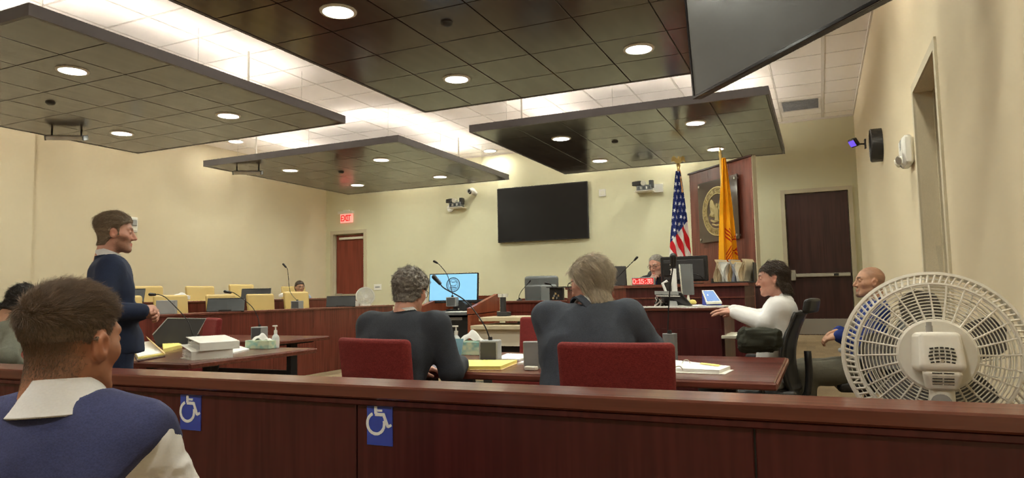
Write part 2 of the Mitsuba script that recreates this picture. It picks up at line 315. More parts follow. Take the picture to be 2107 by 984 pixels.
# ================================================================ things on the walls
def panel_at(center, nrm, w, h, d, bev=.003):
    """a box w x h x d whose back is at center, facing nrm"""
    b = cbox(w, h, d, bev); b.apply_translation((0, 0, d / 2)); return xf(b, frame_from(nrm), center)
BK = (0, -1, 0)
t = thing('wall_screen', 'large black wall-mounted television hanging on the back wall', 'television')
b0, b1, b2 = np.array((-5.677, 12.02, 2.173)), np.array((-3.831, 12.02, 2.165)), np.array((-5.708, 12.02, 3.234))
tw, th_ = b1[0] - b0[0], b2[2] - b0[2]; tc = ((b0[0] + b1[0] + b2[0] * 0) / 2 - .012, 12.065, b0[2] + th_ / 2 + .0)
part(t, 'body', panel_at(tc, BK, tw, th_, .05, .006), 'black_plastic')
part(t, 'glass', panel_at((tc[0], tc[1] - .0502, tc[2]), BK, tw - .03, th_ - .03, .002, 0), 'tv_glass')
mat('tv_glass', (.007, .006, .006), .5, specular=.2)
part(t, 'wall_bracket', box(tc[0] - .3, tc[0] + .3, 12.065, 12.1, tc[2] - .25, tc[2] + .25), 'black_metal')
# exit sign
e = thing('exit_sign', 'lit exit sign with red letters mounted above the red-brown door', 'exit sign')
ec = np.array((-9.359, 12.05, 2.891))
mat('exit_face', (.75, .35, .30), .5)
part(e, 'canopy', panel_at((ec[0] - .01, 12.1, ec[2] + .125), BK, .40, .06, .07, .006), 'cream_plastic')
part(e, 'canopy', panel_at((ec[0], 12.1, ec[2] + .165), BK, .16, .03, .05, .004), 'cream_plastic')
k = part(e, 'face', panel_at((ec[0], 12.1, ec[2]), BK, .315, .20, .045, .004), 'exit_face', label='glowing pink face'); scene[k]['emitter'] = emit((.36, .085, .07))
for n_, ch in enumerate('EXIT'):
    k = part(e, 'letter', xf(text(ch, .125, .004, True), frame_from(BK) @ np.diag([.84, 1, 1]), (ec[0] + (-.098, -.022, .036, .088)[n_], 12.0545, ec[2])), 'red_letter'); scene[k]['emitter'] = emit((.16, .008, .008))
mat('red_letter', (.6, .02, .02), .5)
# dome camera
dc = np.array((-6.224, 12, 3.224))
d = thing('dome_camera', 'white dome camera with a dark lens on the back wall left of the television', 'security camera')
sph = lambda r, c, s=3: trimesh.creation.icosphere(subdivisions=s, radius=r).apply_translation(c)
part(d, 'housing', cat([sph(.072, (dc[0], 11.99, dc[2])), cyl((dc[0] + .02, 12.1, dc[2] - .03), (dc[0], 12.0, dc[2]), .05, 20)]), 'white_plastic', True)
part(d, 'dome', sph(.052, (dc[0] - .022, 11.955, dc[2] - .006)), 'black_gloss', True, label='dark glass dome')
part(d, 'lens_ring', tube([(dc[0] - .03 + .036 * math.cos(a), 11.905, dc[2] + .036 * math.sin(a)) for a in np.linspace(0, 2 * np.pi, 20, endpoint=False)], .006, 6, True), 'mid_grey')
# bracket cameras
def bracket_camera(c, label, plate, flip):
    k = thing('bracket_camera', label, 'camera')
    x, z = c[0], c[2]
    part(k, 'shelf', box(x - .16, x + .16, 11.86, 12.1, z - .09, z - .075), 'white_plastic')
    part(k, 'wall_plate', plate, 'white_plastic', label='white wall plate')
    part(k, 'lower_box', box(x - .12, x + .14, 11.88, 12.03, z - .072, z + .02, .008), 'grey_plastic')
    for i in range(5): part(k, 'connector', box(x - .10 + i * .05, x - .075 + i * .05, 11.872, 11.89, z - .055, z - .01), 'white_plastic' if i % 2 else 'black_plastic')
    part(k, 'camera_head', mv(cbox(.17, .13, .075, .008), (x - flip * .10, 11.92, z + .055), rz=-25 * flip), 'black_plastic', label='black camera head')
    part(k, 'lens_barrel', cyl((x - flip * .02 + .03, 11.84, z + .05), (x - flip * .02 + .03, 11.93, z + .05), .045, 20), 'cream_plastic')
    part(k, 'side_bracket', box(x + .10, x + .17, 11.9, 12.0, z - .03, z + .10, .004), 'black_plastic' if flip > 0 else 'white_plastic')
c = np.array((-6.573, 11.95, 3.001))
bracket_camera(c, 'small camera on a white bracket with a round plate, left of the television', cat([cyl((c[0] - .20, 12.1, c[2] - .07), (c[0] - .20, 12.075, c[2] - .07), .075, 24), panel_at((c[0] - .11, 12.1, c[2] - .01), BK, .16, .12, .03)]), 1)
c = np.array((-2.775, 11.95, 3.033))
bracket_camera(c, 'black camera on a white bracket with a square plate, between television and striped flag', panel_at((c[0] + .21, 12.1, c[2] - .03), BK, .20, .15, .03), 1)
def plate(c, w, h, label, slots=0):
    k = thing('wall_plate', label, 'wall plate')
    part(k, 'cover', panel_at((c[0], YB, c[2]), BK, w, h, .012, .004), 'white_plastic')
    part(k, 'insert', panel_at((c[0], YB - .0122, c[2]), BK, w * .62, h * .6 if not slots else h * .25, .004, .001), 'mid_grey' if slots else 'cream_plastic')
plate(np.array((-3.584, 12.1, 3.002)), .13, .135, 'square white wall plate right of the television')
plate(np.array((-8.562, 12.1, 1.375)), .19, .125, 'white double switch plate low on the wall right of the red-brown door', 3)
single('wall_phone', 'small black phone box on the back wall left of the dark door', 'phone', panel_at(np.array((-0.9482, 12.1, 1.538)), BK, .07, .15, .05), 'black_plastic')
# on the left wall
c = np.array((-9.93, 7.4, 2.392)); k = thing('wall_strobe', 'white alarm strobe on the left wall beside the standing man\'s face', 'alarm strobe')
part(k, 'plate', panel_at(c, (1, 0, 0), .15, .24, .05, .01), 'white_plastic'); part(k, 'flash_lens', panel_at(c + [.05, 0, .03], (1, 0, 0), .08, .10, .03, .01), 'mid_grey'); part(k, 'sounder', panel_at(c + [.05, 0, -.07], (1, 0, 0), .09, .05, .01, .004), 'cream_plastic')
# right wall: emitter, clock, emergency light
c = np.array((0.61, 9.667, 2.996)); k = thing('infrared_emitter', 'small black bracket emitter with a violet face high in the right corner', 'emitter')
mat('violet_face', (.10, .07, .42), .25); scene_em = (.10, .06, .5)
part(k, 'wall_foot', panel_at((.61, c[1], c[2]), (-1, 0, 0), .06, .12, .02), 'black_plastic')
part(k, 'arm', cyl((.60, c[1], c[2]), (.49, c[1] - .05, c[2] - .0), .010, 10), 'black_plastic')
R_ = frame_from((-.72, -.45, -.52))
part(k, 'body', xf(cbox(.14, .11, .05, .012), R_, (.47, c[1] - .05, c[2] + .02)), 'black_plastic')
q = part(k, 'face', xf(cbox(.11, .08, .004, .001), R_, np.array((.47, c[1] - .05, c[2] + .02)) + R_ @ (0, 0, .027)), 'violet_face', label='violet face'); scene[q]['emitter'] = emit((.05, .025, .26))
c = np.array((0.61, 7.714, 2.581)); k = thing('wall_clock', 'round black-rimmed clock on the right wall before the doorway', 'clock')
Rw = frame_from((-1, 0, 0)); cc = (.61, 7.5, c[2] - .012)
rim = lathe([(.148, 0), (.162, 0), (.164, .095), (.154, .104), (.145, .098), (.145, .07), (.148, 0)], 48)
part(k, 'rim', xf(rim, Rw, cc), 'black_plastic', 35); part(k, 'dial', xf(cyl((0, 0, 0), (0, 0, .072), .146, 40), Rw, cc), 'white_plastic', label='white dial')
for a in range(12): part(k, 'hour_mark', xf(mv(cbox(.008, .022, .003), (.118 * math.sin(a * math.pi / 6), .118 * math.cos(a * math.pi / 6), .074), rz=-a * 30), Rw, cc), 'black_plastic')
for a, L, w in ((300, .075, .010), (96, .105, .007)): part(k, 'hand', xf(mv(cbox(w, L, .003), (L / 2 * math.sin(math.radians(a)), L / 2 * math.cos(math.radians(a)), .078), rz=-a), Rw, cc), 'black_plastic')
part(k, 'glass', xf(cyl((0, 0, .088), (0, 0, .089), .144, 40), Rw, cc), 'pane'); scene['pane'] = {'type': 'thindielectric', 'int_ior': 1.5}
c = np.array((0.61, 5.31, 2.103)); k = thing('emergency_light', 'white emergency light unit with two lamp heads on the right wall by the doorway', 'emergency light')
part(k, 'case', panel_at(c, (-1, 0, 0), .24, .20, .07, .02), 'white_plastic', 40)
for s in (-1, 1):
    h = part(k, 'lamp_head', xf(lathe([(0, 0), (.02, .0), (.03, .02), (.032, .03), (0, .03)], 20), frame_from((-.8, .45 * s, -.3)), c + [-.062, .05 * s + .03, -.05]), 'cream_plastic', 40)
    part(h, 'reflector', xf(cyl((0, 0, .03), (0, 0, .033), .027, 20), frame_from((-.8, .45 * s, -.3)), c + [-.062, .05 * s + .03, -.05]), 'steel')
for i in range(6): part(k, 'vent_slot', panel_at(c + [-.0702, -.02, .075 - i * .012], (-1, 0, 0), .08, .005, .0015, 0), 'mid_grey')

# ================================================================ television over the public seats
t = thing('ceiling_television', 'large black ceiling-hung television cut off by the top of the picture', 'television')
p0, p1 = np.array((-0.6222, 4.006, 2.3)), np.array((0.27, 2.935, 2.3)); ax = (p1 - p0); ax[2] = 0; ax /= np.linalg.norm(ax)
nrm = np.array([-ax[1], ax[0], 0]); nrm *= -np.sign(nrm[1]); 
if nrm @ (CAM - p0) < 0: nrm = -nrm
W_, H_ = 1.60, .95
Rt = frame_from(nrm + np.array((0, 0, -.05))); nrm = Rt[:, 2]
if Rt[:, 0] @ ax < 0: pass
sx = np.sign(Rt[:, 0] @ ax); ctr = p0 + ax * W_ / 2 + Rt[:, 1] * H_ / 2
part(t, 'body', xf(cbox(W_, H_, .05, .006), Rt, ctr - nrm * .027), 'black_plastic')
mat('screen_off', (.050, .045, .042), .42, specular=.3)
part(t, 'screen', xf(cbox(W_ - .035, H_ - .035, .003), Rt, ctr - nrm * .001), 'screen_off', label='grey unlit screen')
for sgn, w_, h_ in ((1, W_, .018), (-1, W_, .018)): part(t, 'bezel', xf(cbox(w_, h_, .012, .003), Rt, ctr + Rt[:, 1] * sgn * (H_ / 2 - .009)), 'black_gloss')
for sgn in (1, -1): part(t, 'bezel', xf(cbox(.018, H_, .012, .003), Rt, ctr + ax * sgn * (W_ / 2 - .009)), 'black_gloss')
part(t, 'mount_pole', cyl(ctr - nrm * .12 + [0, 0, .1], tuple((ctr - nrm * .12)[:2]) + (ZC,), .028, 16), 'black_metal')
part(t, 'mount_plate', xf(cbox(.4, .4, .07), Rt, ctr - nrm * .085), 'black_metal')

# ================================================================ white emitter bars on the cloud edges
def emitter_bar(x, y, label, rz):
    k = thing('emitter_bar', label, 'emitter')
    z = ZCL - .10
    part(k, 'body', mv(cbox(.13, .44, .055, .01), (x, y, z), rz=rz, ry=18), 'white_plastic')
    for s in (-.17, .17):
        o = mv(trimesh.Trimesh([[0, s, 0]] * 3, [[0, 1, 2]], process=False), (0, 0, 0), rz=rz).vertices[0]
        part(k, 'bracket', cyl((x + o[0], y + o[1], z), (x + o[0], y + o[1], ZCL), .011, 8), 'black_plastic', label='black bracket')
        part(k, 'end_cap', mv(cbox(.135, .02, .06, .006), (x + o[0] * 1.27, y + o[1] * 1.27, z), rz=rz, ry=18), 'grey_plastic')
a1, a2 = np.array((-8.447, 5.385, 3.23)), np.array((-8.386, 8.281, 3.23))
emitter_bar(a1[0], a1[1], 'white emitter bar under the edge of the ceiling panel nearest the left wall', -58)
emitter_bar(a2[0], a2[1], 'white emitter bar under the left corner of the ceiling panel over the exit door', -58)

# ================================================================ accessibility signs on the rail
mat('sign_blue', (.035, .06, .36), .45); mat('sign_white', (.72, .74, .74), .5)
def iso_symbol():
    head = Point(-.12, 1.52).buffer(.19)
    back = LineString([(-.12, 1.20), (-.12, .62)]).buffer(.135, cap_style=2)
    arm = LineString([(-.12, .88), (.48, .88)]).buffer(.085, cap_style=2)
    leg = LineString([(-.18, .58), (.60, .58), (1.0, -.33)]).buffer(.125, cap_style=2, join_style=2)
    foot = LineString([(.96, -.33), (1.32, -.15)]).buffer(.10, cap_style=2)
    arc = [(-.12 + .0 + .78 * math.cos(a), -.12 + .78 * math.sin(a)) for a in np.radians(np.linspace(112, 378, 50))]
    wheel = LineString(arc).buffer(.115, cap_style=2)
    return union_all([head, back, arm, leg, foot, wheel])
def access_sign(x, z0, z1, w, label):
    k = thing('accessibility_sign', label, 'sign'); h = z1 - z0
    yb = RY0 + .012
    part(k, 'plate', box(x - w / 2, x + w / 2, yb - .003, yb, z0, z1), 'sign_blue')
    g = extrude(iso_symbol(), .6); s = w / 2.35
    g.apply_translation((-.22, -.42, 0)); g.apply_scale((s, s, .001 / .6)); part(k, 'wheelchair_symbol', xf(g, frame_from(BK), (x, yb - .0031, (z0 + z1) / 2 + .02)), 'sign_white', label='white wheelchair symbol')
s0, s1 = np.array((-2.294, 1.937, 0.8468)), np.array((-2.184, 1.937, 0.6976)); access_sign((s0[0] + s1[0]) / 2, s1[2], s0[2], s1[0] - s0[0], 'smaller blue wheelchair sign on the rail, next to the person in the vest')
s0, s1 = np.array((-1.415, 1.937, 0.8509)), np.array((-1.313, 1.937, 0.7024)); access_sign((s0[0] + s1[0]) / 2, s1[2], s0[2], s1[0] - s0[0], 'blue wheelchair sign on the rail, the one nearer the middle of the picture')

# ================================================================ tables
def table(x0, x1, y0, y1, label, legs, z=.75):
    k = thing('counsel_table', label, 'table')
    part(k, 'top', box(x0, x1, y0, y1, z - .035, z, .006), 'wood_table')
    part(k, 'edge_band', cat([box(x0 - .012, x1 + .012, y0 - .014, y0, z - .04, z - .004, .008), box(x0 - .012, x1 + .012, y1, y1 + .014, z - .04, z - .004, .008),
                              box(x0 - .014, x0, y0, y1, z - .04, z - .004, .008), box(x1, x1 + .014, y0, y1, z - .04, z - .004, .008)]), 'wood_cherry_top')
    ym = (y0 + y1) / 2
    for xl in legs:
        part(k, 'leg', cat([box(xl - .03, xl + .03, ym - .05, ym + .05, .05, z - .06), box(xl - .035, xl + .035, y0 + .08, y1 - .08, .02, .06, .01), box(xl - .03, xl + .03, y0 + .1, y1 - .1, z - .065, z - .035)]), 'black_metal', label='black metal leg')
    part(k, 'stretcher', box(legs[0], legs[-1], ym - .02, ym + .02, .34, .40), 'black_metal')
    return k
table(-2.75, -.225, 3.53, 4.78, 'long dark cherry table in front of the two seated grey-haired men', (-2.5, -.5))
table(-6.55, -4.07, 3.50, 4.82, 'dark cherry table at left holding white binders and a laptop', (-6.2, -4.6))
table(-7.0, -5.16, 5.50, 6.33, 'second dark table behind the binders, by the jury box, with black legs', (-6.8, -5.32))
# ================================================================ jury box
JX, JZ = -7.27, 1.02
j = thing('jury_box', 'long cherry wood front wall of the jury box along the left side', 'jury box')
ys = [4.2, 5.4, 6.6, 7.7, 8.55, 9.6, 10.75]
for a, b in zip(ys[:-1], ys[1:]): part(j, 'front_panel', box(JX - .05, JX, a + .001, b - .001, 0, JZ - .03, .001), 'wood_cherry')
part(j, 'ledge', box(JX - .30, JX + .02, 4.2, 10.77, JZ - .03, JZ, .005), 'wood_cherry_top')
single('jury_end_wall', 'low cherry end wall closing the front tier of the jury box', 'half wall', box(-8.3, JX - .06, 10.72, 10.77, 0, JZ - .035), 'wood_cherry')
j = thing('jury_back_wall', 'second, higher cherry wood wall inside the jury box, behind the front-row yellow chairs', 'half wall')
for a, b in zip(ys[:-1], ys[1:]): part(j, 'panel', box(-8.45, -8.40, a + .001, min(b, 10.5) - .001, 0, 1.14), 'wood_cherry')
part(j, 'ledge', box(-8.66, -8.38, 4.2, 10.52, 1.14, 1.17, .005), 'wood_cherry_top')
single('jury_end_wall', 'low cherry end wall closing the back tier by the exit door', 'half wall', box(-9.9, -8.46, 10.60, 10.65, 0, 1.14), 'wood_cherry')
struct('floor_jury', cat([box(-8.39, JX - .06, 4.3, 10.71, 0, .28), box(-9.77, -8.46, 4.3, 10.44, 0, .43)]), 'carpet', 'raised floor inside the jury box')

# ---------------------------------------------------------------- chairs
def rsheet(w0, w1, h, d, bow=.03, th=.05, n=9, m=9, lean=0.0):
    """upholstered back: width w0 (bottom) to w1 (top), height h, curved by bow"""
    G = np.zeros((m, n, 3))
    for a, v in enumerate(np.linspace(0, 1, m)):
        for b, u in enumerate(np.linspace(-1, 1, n)):
            w = (w0 + (w1 - w0) * v) / 2
            G[a, b] = (u * w, -lean * v * h + bow * (1 - u * u) * -1 + d * math.sin(v * math.pi) * -.2, v * h)
    return sheet(G, th)
def rounded(mesh_, r=.012, edge=.03):
    M = man(mesh_); return mesh_
def pad(w, d, h, bev=.02): return cbox(w, d, h, bev)
# one chair of each kind is drawn facing +y with its seat centre over the origin; copies reuse its meshes
KIND = {}
def kind_of(name, items): KIND[name] = [(n, mikit.ply(m_, b, sm)) for n, m_, b, sm in items]
def place(name, label, cat_, kind, loc, rz=0, group=None, skip=()):
    k = thing(name, label, cat_, group); W = T4().translate([float(v) for v in loc]).rotate([0, 0, 1], float(rz))
    for n, d in KIND[kind]:
        if n.rstrip('_0123456789') in skip: continue
        q = numbered(k + '__' + n); scene[q] = {**d, 'to_world': W}
    return k
back = mv(rsheet(.50, .53, .50, .0, .035, .055, 13, 11, .10), (0, -.22, .46))
def soft_box(w, d, h, r, bow=0.0):
    P = [m3.Manifold.sphere(r, 24).translate((sx * (w / 2 - r), sy * (d / 2 - r), sz * (h / 2 - r))) for sx in (-1, 1) for sy in (-1, 1) for sz in (-1, 1)]
    return unman(m3.Manifold.batch_hull(P))
def bent(mesh_, w, bow, lean, taper=0.0, h=1.0):
    m = man(mesh_).refine_to_length(.035); m = unman(m); v = m.vertices.copy()
    v[:, 0] *= 1 + taper * (v[:, 2] / h); v[:, 1] += bow * ((2 * v[:, 0] / w) ** 2) - lean * v[:, 2]; m.vertices = v; return m
rb = mv(bent(soft_box(.51, .06, .50, .026), .51, .03, .12, .05, .5), (0, -.27, .725))
legm = lambda x, y, dx, dy: cyl((x, y, .42), (x + dx, y + dy, 0), .012, 8)
red_items = [('backrest', rb, 'fabric_red', 40), ('seat', mv(soft_box(.52, .50, .09, .035), (0, 0, .46)), 'fabric_red', 40)]
for sx in (-1, 1):
    for sy in (-1, 1): red_items.append(('leg', legm(sx * .22, sy * .2, sx * .02, sy * .03), 'black_metal', 40))
for sx in (-1, 1): red_items.append(('back_bracket', tube(bez([(sx * .2, -.2, .42), (sx * .2, -.27, .46), (sx * .2, -.285, .62)], 8), .011), 'black_metal', 40))
red_items.append(('seat_frame', box(-.24, .24, -.22, .22, .395, .42, .004), 'black_metal', False))
kind_of('red', red_items)
yb = mv(bent(soft_box(.47, .07, .52, .03), .47, .05, .14, .04, .5), (0, -.25, .72))
yel = [('backrest', yb, 'vinyl_yellow', 40), ('seat', mv(soft_box(.48, .47, .10, .04), (0, 0, .46)), 'vinyl_yellow', 40), ('pedestal', cat([cyl((0, 0, .05), (0, 0, .41), .035, 14), cyl((0, 0, 0), (0, 0, .04), .22, 24)]), 'black_metal', 40),
       ('back_bracket', box(-.05, .05, -.29, -.15, .39, .52, .01), 'black_metal', False)]
kind_of('yellow', yel)
# red chairs
place('side_chair', 'red fabric chair pulled back behind the grey-haired man writing at left centre', 'chair', 'red', (-2.11, 3.28, 0), -12, None)
place('side_chair', 'large red fabric chair back directly behind the man in glasses', 'chair', 'red', (-.86, 3.22, 0), 4, None)
place('side_chair', 'red fabric chair on the far side of the counsel table, facing the camera', 'chair', 'red', (-2.33, 5.55, 0), 172, None)
place('side_chair', 'red fabric chair behind the open laptop on the left table', 'chair', 'red', (-6.02, 5.12, .02), 152, None)
place('side_chair', 'red fabric chair tucked under the left table, only its seat edge showing', 'chair', 'red', (-4.80, 4.45, 0), 70, None, ('backrest', 'back_bracket'))
place('side_chair', 'red fabric chair at the left edge of the picture behind the stooping person in grey', 'chair', 'red', (-4.15, 1.0, 0) if False else (-4.98, 2.62, 0), -30, None)
# yellow jury chairs
def yellow(x, y, z, rz, label): place('jury_chair', label, 'chair', 'yellow', (x, y, z), rz, None)
for x, y, z, rz, label in ((-7.86, 6.60, .28, -98, 'yellow jury chair in the front row beside the grey translucent box'), (-7.86, 7.45, .28, -100, 'yellow jury chair in the front row behind the dark ledge monitor'),
        (-7.86, 8.22, .28, -102, 'yellow jury chair in the front row left of the grey microphone box'), (-7.86, 9.02, .31, -104, 'front-row yellow jury chair right of the grey microphone box, before the seated juror'),
        (-9.05, 7.15, .43, -100, 'yellow jury chair in the back row just right of the standing man'), (-9.05, 8.10, .43, -104, 'yellow jury chair in the back row, the middle one'),
        (-9.05, 9.00, .46, -100, 'yellow jury chair in the back row nearest the seated juror'), (-7.86, 5.90, .28, -98, 'yellow jury chair in the front row half hidden behind the standing man'),
        (-7.86, 4.80, .28, -95, 'yellow jury chair at the far left edge behind the dark-haired person')):
    yellow(x, y, z, rz, label)

# ---------------------------------------------------------------- small devices
def ledge_monitor(c, rz, w, label):
    k = thing('ledge_monitor', label, 'monitor')
    part(k, 'panel', mv(cbox(w, .03, .20, .006), (c[0], c[1], c[2] + .085), rz=rz, rx=-28), 'black_plastic'); part(k, 'stand', mv(cbox(.16, .14, .03, .006), (c[0], c[1], c[2] + .015), rz=rz), 'black_plastic')
    part(k, 'screen', mv(cbox(w - .03, .002, .17), (c[0] + .0, c[1], c[2] + .085), rz=rz, rx=-28), 'black_gloss') if False else None
    part(k, 'top_edge', mv(cbox(w, .036, .012, .003), (c[0] - .0 + .045 * math.sin(math.radians(rz)) * -1, c[1] + .045 * math.cos(math.radians(rz)), c[2] + .178), rz=rz), 'dark_plastic')
ledge_monitor((-7.44, 6.98, JZ), 38, .48, 'dark flat monitor on the jury ledge in front of the front-row yellow chairs')
ledge_monitor((-7.44, 9.45, JZ), 32, .48, 'dark flat monitor on the jury ledge next to the tissue box and small white fan')
ledge_monitor((-8.52, 8.62, 1.17), 36, .46, 'dark flat monitor on the back jury ledge before the back-row yellow chairs')
ledge_monitor((-8.52, 6.32, 1.17), 40, .40, 'small dark monitor on the back jury ledge beside the standing man\'s elbow')
ledge_monitor((-7.44, 4.35, JZ + .0), 40, .46, 'dark monitor on the jury ledge at the far left edge of the picture')
def tissue_box(c, sz, label, body='tissue_teal', rz=0):
    k = thing('tissue_box', label, 'tissue box'); w, d, h = sz
    part(k, 'carton', mv(cbox(w, d, h, .004), (c[0], c[1], c[2] + h / 2), rz=rz), body)
    n = 15; G = np.zeros((n, n, 3))
    for a in range(n):
        for b in range(n):
            u, v = a / (n - 1) * 2 - 1, b / (n - 1) * 2 - 1
            G[a, b] = (u * w * .42, v * d * .30, h - .005 + .09 * h / .1 * max(0, 1 - abs(u + .15 * math.sin(3 * v))) ** .9 * (1 - .75 * v * v) + .008 * math.sin(7 * u + 4 * v))
    part(k, 'tissue', mv(sheet(G, .002), c, rz=rz), 'paper', True, label='white tissue sticking up')
def tealfn(p, n, uv): return mix((.20, .42, .38), (.52, .60, .42), smoothstep(.25, .7, fbm(p.x * 22, p.y * 22, p.z * 30, 2)))
mat('tissue_teal', proc(tealfn), .6)
tissue_box((-7.45, 9.75, JZ), (.24, .12, .07), 'white tissue box on the jury ledge left of the small white fan', 'white_plastic', 40)
tissue_box((-8.748, 7.35, 1.193), (.24, .12, .06), 'low white tissue box on the back jury ledge by the yellow chairs', 'white_plastic', 40)
tissue_box((-8.488, 9.3, 1.206), (.26, .14, .05), 'white tissue box on the back jury ledge beside the juror', 'white_plastic', 40)
# clear grey box on the jury ledge
single('document_holder', 'grey translucent box on the jury ledge in front of a yellow chair', 'box', mv(cbox(.22, .10, .17, .004), (-7.42, 6.03, JZ + .085), rz=35), 'mid_grey')
# small desk fan standing on the jury ledge
k = thing('desk_fan', 'small round white desk fan on the end of the jury ledge', 'fan'); fc = np.array((-7.42, 10.1, JZ + .165)); Rf = frame_from((.75, -.62, .05))
part(k, 'guard', xf(cat([tube([(r_ * math.cos(a), r_ * math.sin(a), z_) for a in np.linspace(0, 2 * np.pi, 36, endpoint=False)], .004, 5, True) for r_, z_ in ((.165, -.02), (.165, .03), (.15, .045), (.12, .055), (.09, .06), (.06, .063))] +
     [tube([(.03 * math.cos(a), .03 * math.sin(a), .064), (.12 * math.cos(a + .2), .12 * math.sin(a + .2), .055), (.165 * math.cos(a + .3), .165 * math.sin(a + .3), .03)], .0025, 4) for a in np.linspace(0, 2 * np.pi, 30, endpoint=False)]), Rf, fc), 'white_plastic')
part(k, 'rear_shell', xf(lathe([(0, -.06), (.10, -.05), (.165, -.02), (.165, .03), (.16, .03), (.155, -.015), (0, -.04)], 36), Rf, fc), 'white_plastic', 40)
part(k, 'hub', xf(cyl((0, 0, -.03), (0, 0, .066), .035, 20), Rf, fc), 'white_plastic', 40)
for a in range(5):
    part(k, 'blade', xf(mv(cbox(.11, .06, .004, .001), (.085 * math.cos(a * 1.2566), .085 * math.sin(a * 1.2566), .01), rz=a * 72, rx=20), Rf, fc), 'cream_plastic')
part(k, 'foot', cyl((fc[0], fc[1], JZ), (fc[0], fc[1], JZ + .03), .10, 24), 'white_plastic', 40)
# gooseneck microphones
def mic(base, size, tip_pts, label, head_r=.012, body='grille_grey', round_=False):
    """box or round base standing on a surface with a thin bent neck through tip_pts; the last two points are the head"""
    k = thing('gooseneck_microphone', label, 'microphone'); w, d, h = size; x, y, z = base
    if round_: part(k, 'base', cyl((x, y, z), (x, y, z + h), w / 2, 24), body, 40)
    elif h > .05:
        part(k, 'base', mv(cbox(w, d, h, .006), (x, y, z + h / 2), rz=12), 'mid_grey')
        part(k, 'speaker_grille', mv(cbox(w * .84, .004, h * .84, .001), (x + d / 2 * math.sin(math.radians(12)), y - d / 2 * math.cos(math.radians(12)), z + h / 2), rz=12), body, label='dark grey speaker grille')
    else: part(k, 'base', mv(cbox(w, d, h, .006), (x, y, z + h / 2), rz=12), body)
    P = [np.array((x, y, z + h))] + [np.array(q, float) for q in tip_pts]
    dv = (P[-1] - P[-2]) / np.linalg.norm(P[-1] - P[-2]); L_ = min(np.linalg.norm(P[-1] - P[-2]), 3.6 * head_r); P.insert(-1, P[-1] - dv * L_)
    if np.linalg.norm(P[-3] - P[-2]) < .02: P.pop(-3)
    C = bez(P[:-1], 28); part(k, 'neck', tube(C, .0042, 7), 'black_metal', True)
    part(k, 'collar', cyl(P[0] - [0, 0, .002], P[0] + [0, 0, .02], .014, 12), 'black_plastic', 40)
    hd, tp = P[-2], P[-1]; dv = (tp - hd) / np.linalg.norm(tp - hd)
    part(k, 'head', cat([cyl(hd - dv * .01, tp, head_r * .75, 12, head_r), trimesh.creation.icosphere(2, head_r).apply_translation(tp)]), 'black_plastic', 40, label='black microphone head')
mic((-2.02, 4.12, .75), (.125, .125, .14), [(-2.06, 4.10, 1.00), (-2.19, 4.10, 1.15), (-2.351, 4.1, 1.238), (-2.423, 4.08, 1.319)], 'gooseneck microphone on a grey speaker cube on the right table beside the yellow pad', .016)
mic((-0.8802, 4.35, 0.7558), (.09, .09, .17), [(-0.8913, 4.35, 0.9458), (-0.8661, 4.33, 1.189), (-0.8329, 4.3, 1.354), (-0.8271, 4.28, 1.405)], 'tall gooseneck microphone on a grey can, right of the man in glasses', .022, 'grey_plastic', True)
mic((-5.482, 4.813, 0.75), (.13, .13, .09), [(-5.333, 4.62, 0.8653), (-5.382, 4.6, 1.001), (-5.581, 4.55, 1.198), (-5.637, 4.5, 1.245), (-5.761, 4.5, 1.251)], 'gooseneck microphone on a grey box among the binders on the left table', .016)
mic((-5.60, 5.72, .75), (.13, .13, .135), [(-5.622, 5.72, 0.9772), (-5.702, 5.7, 1.111), (-5.842, 5.6, 1.252), (-5.933, 5.55, 1.275)], 'gooseneck microphone on a dark cube on the second left table', .016)
mic((-7.42, 8.36, JZ), (.14, .14, .12), [(-7.563, 8.36, 1.288), (-7.577, 8.33, 1.553), (-7.57, 8.3, 1.643), (-7.611, 8.26, 1.712)], 'gooseneck microphone on a grey box on the jury ledge before the juror', .016)

# ================================================================ lectern with a lit monitor
LZ = 1.0
k = thing('lectern', 'orange-brown wooden lectern with a black equipment bay, carrying a lit monitor', 'lectern')
pa, pb = np.array((-3.68, 7.0)), np.array((-3.876, 8.2)); dv = (pb - pa) / np.linalg.norm(pb - pa); wv = np.array((-dv[1], dv[0])) * 1.0
if wv[0] > 0: wv = -wv
def LP(a, b, z): q = pa + dv * a + wv * b; return (q[0], q[1], z)
def prism(poly_az, b0, b1):
    """poly in (a, z) swept from b0 to b1 across the lectern"""
    v = np.array([LP(a, b0, z) for a, z in poly_az] + [LP(a, b1, z) for a, z in poly_az]); return trimesh.convex.convex_hull(v)
WL = .72
for b0 in (-.0, WL - .035):
    part(k, 'side_panel', prism([(0, .62), (1.21, .62), (1.21, .955), (0, .955)], b0, b0 + .035), 'wood_lectern')
    part(k, 'side_cap', prism([(0, .965), (1.21, .965), (1.21, 1.18), (1.12, 1.19), (0, 1.03)], b0 - .006, b0 + .041), 'wood_lectern')
part(k, 'equipment_bay', prism([(.06, .64), (1.15, .64), (1.15, .93), (.06, .93)], .035, WL - .035), 'black_plastic', label='black equipment bay')
part(k, 'bay_latch', prism([(.055, .895), (.06, .895), (.06, .93), (.055, .93)], .12, .30), 'mid_grey')
part(k, 'desktop', prism([(-.02, .955), (1.12, .955), (1.12, .985), (-.02, .985)], .04, WL - .04), 'grey_plastic')
part(k, 'rear_panel', prism([(1.14, .66), (1.21, .66), (1.21, 1.17), (1.14, 1.17)], .035, WL - .035), 'wood_lectern')
part(k, 'lower_panel', prism([(.02, .50), (1.19, .50), (1.19, .64), (.02, .64)], .04, WL - .04), 'wood_lectern')
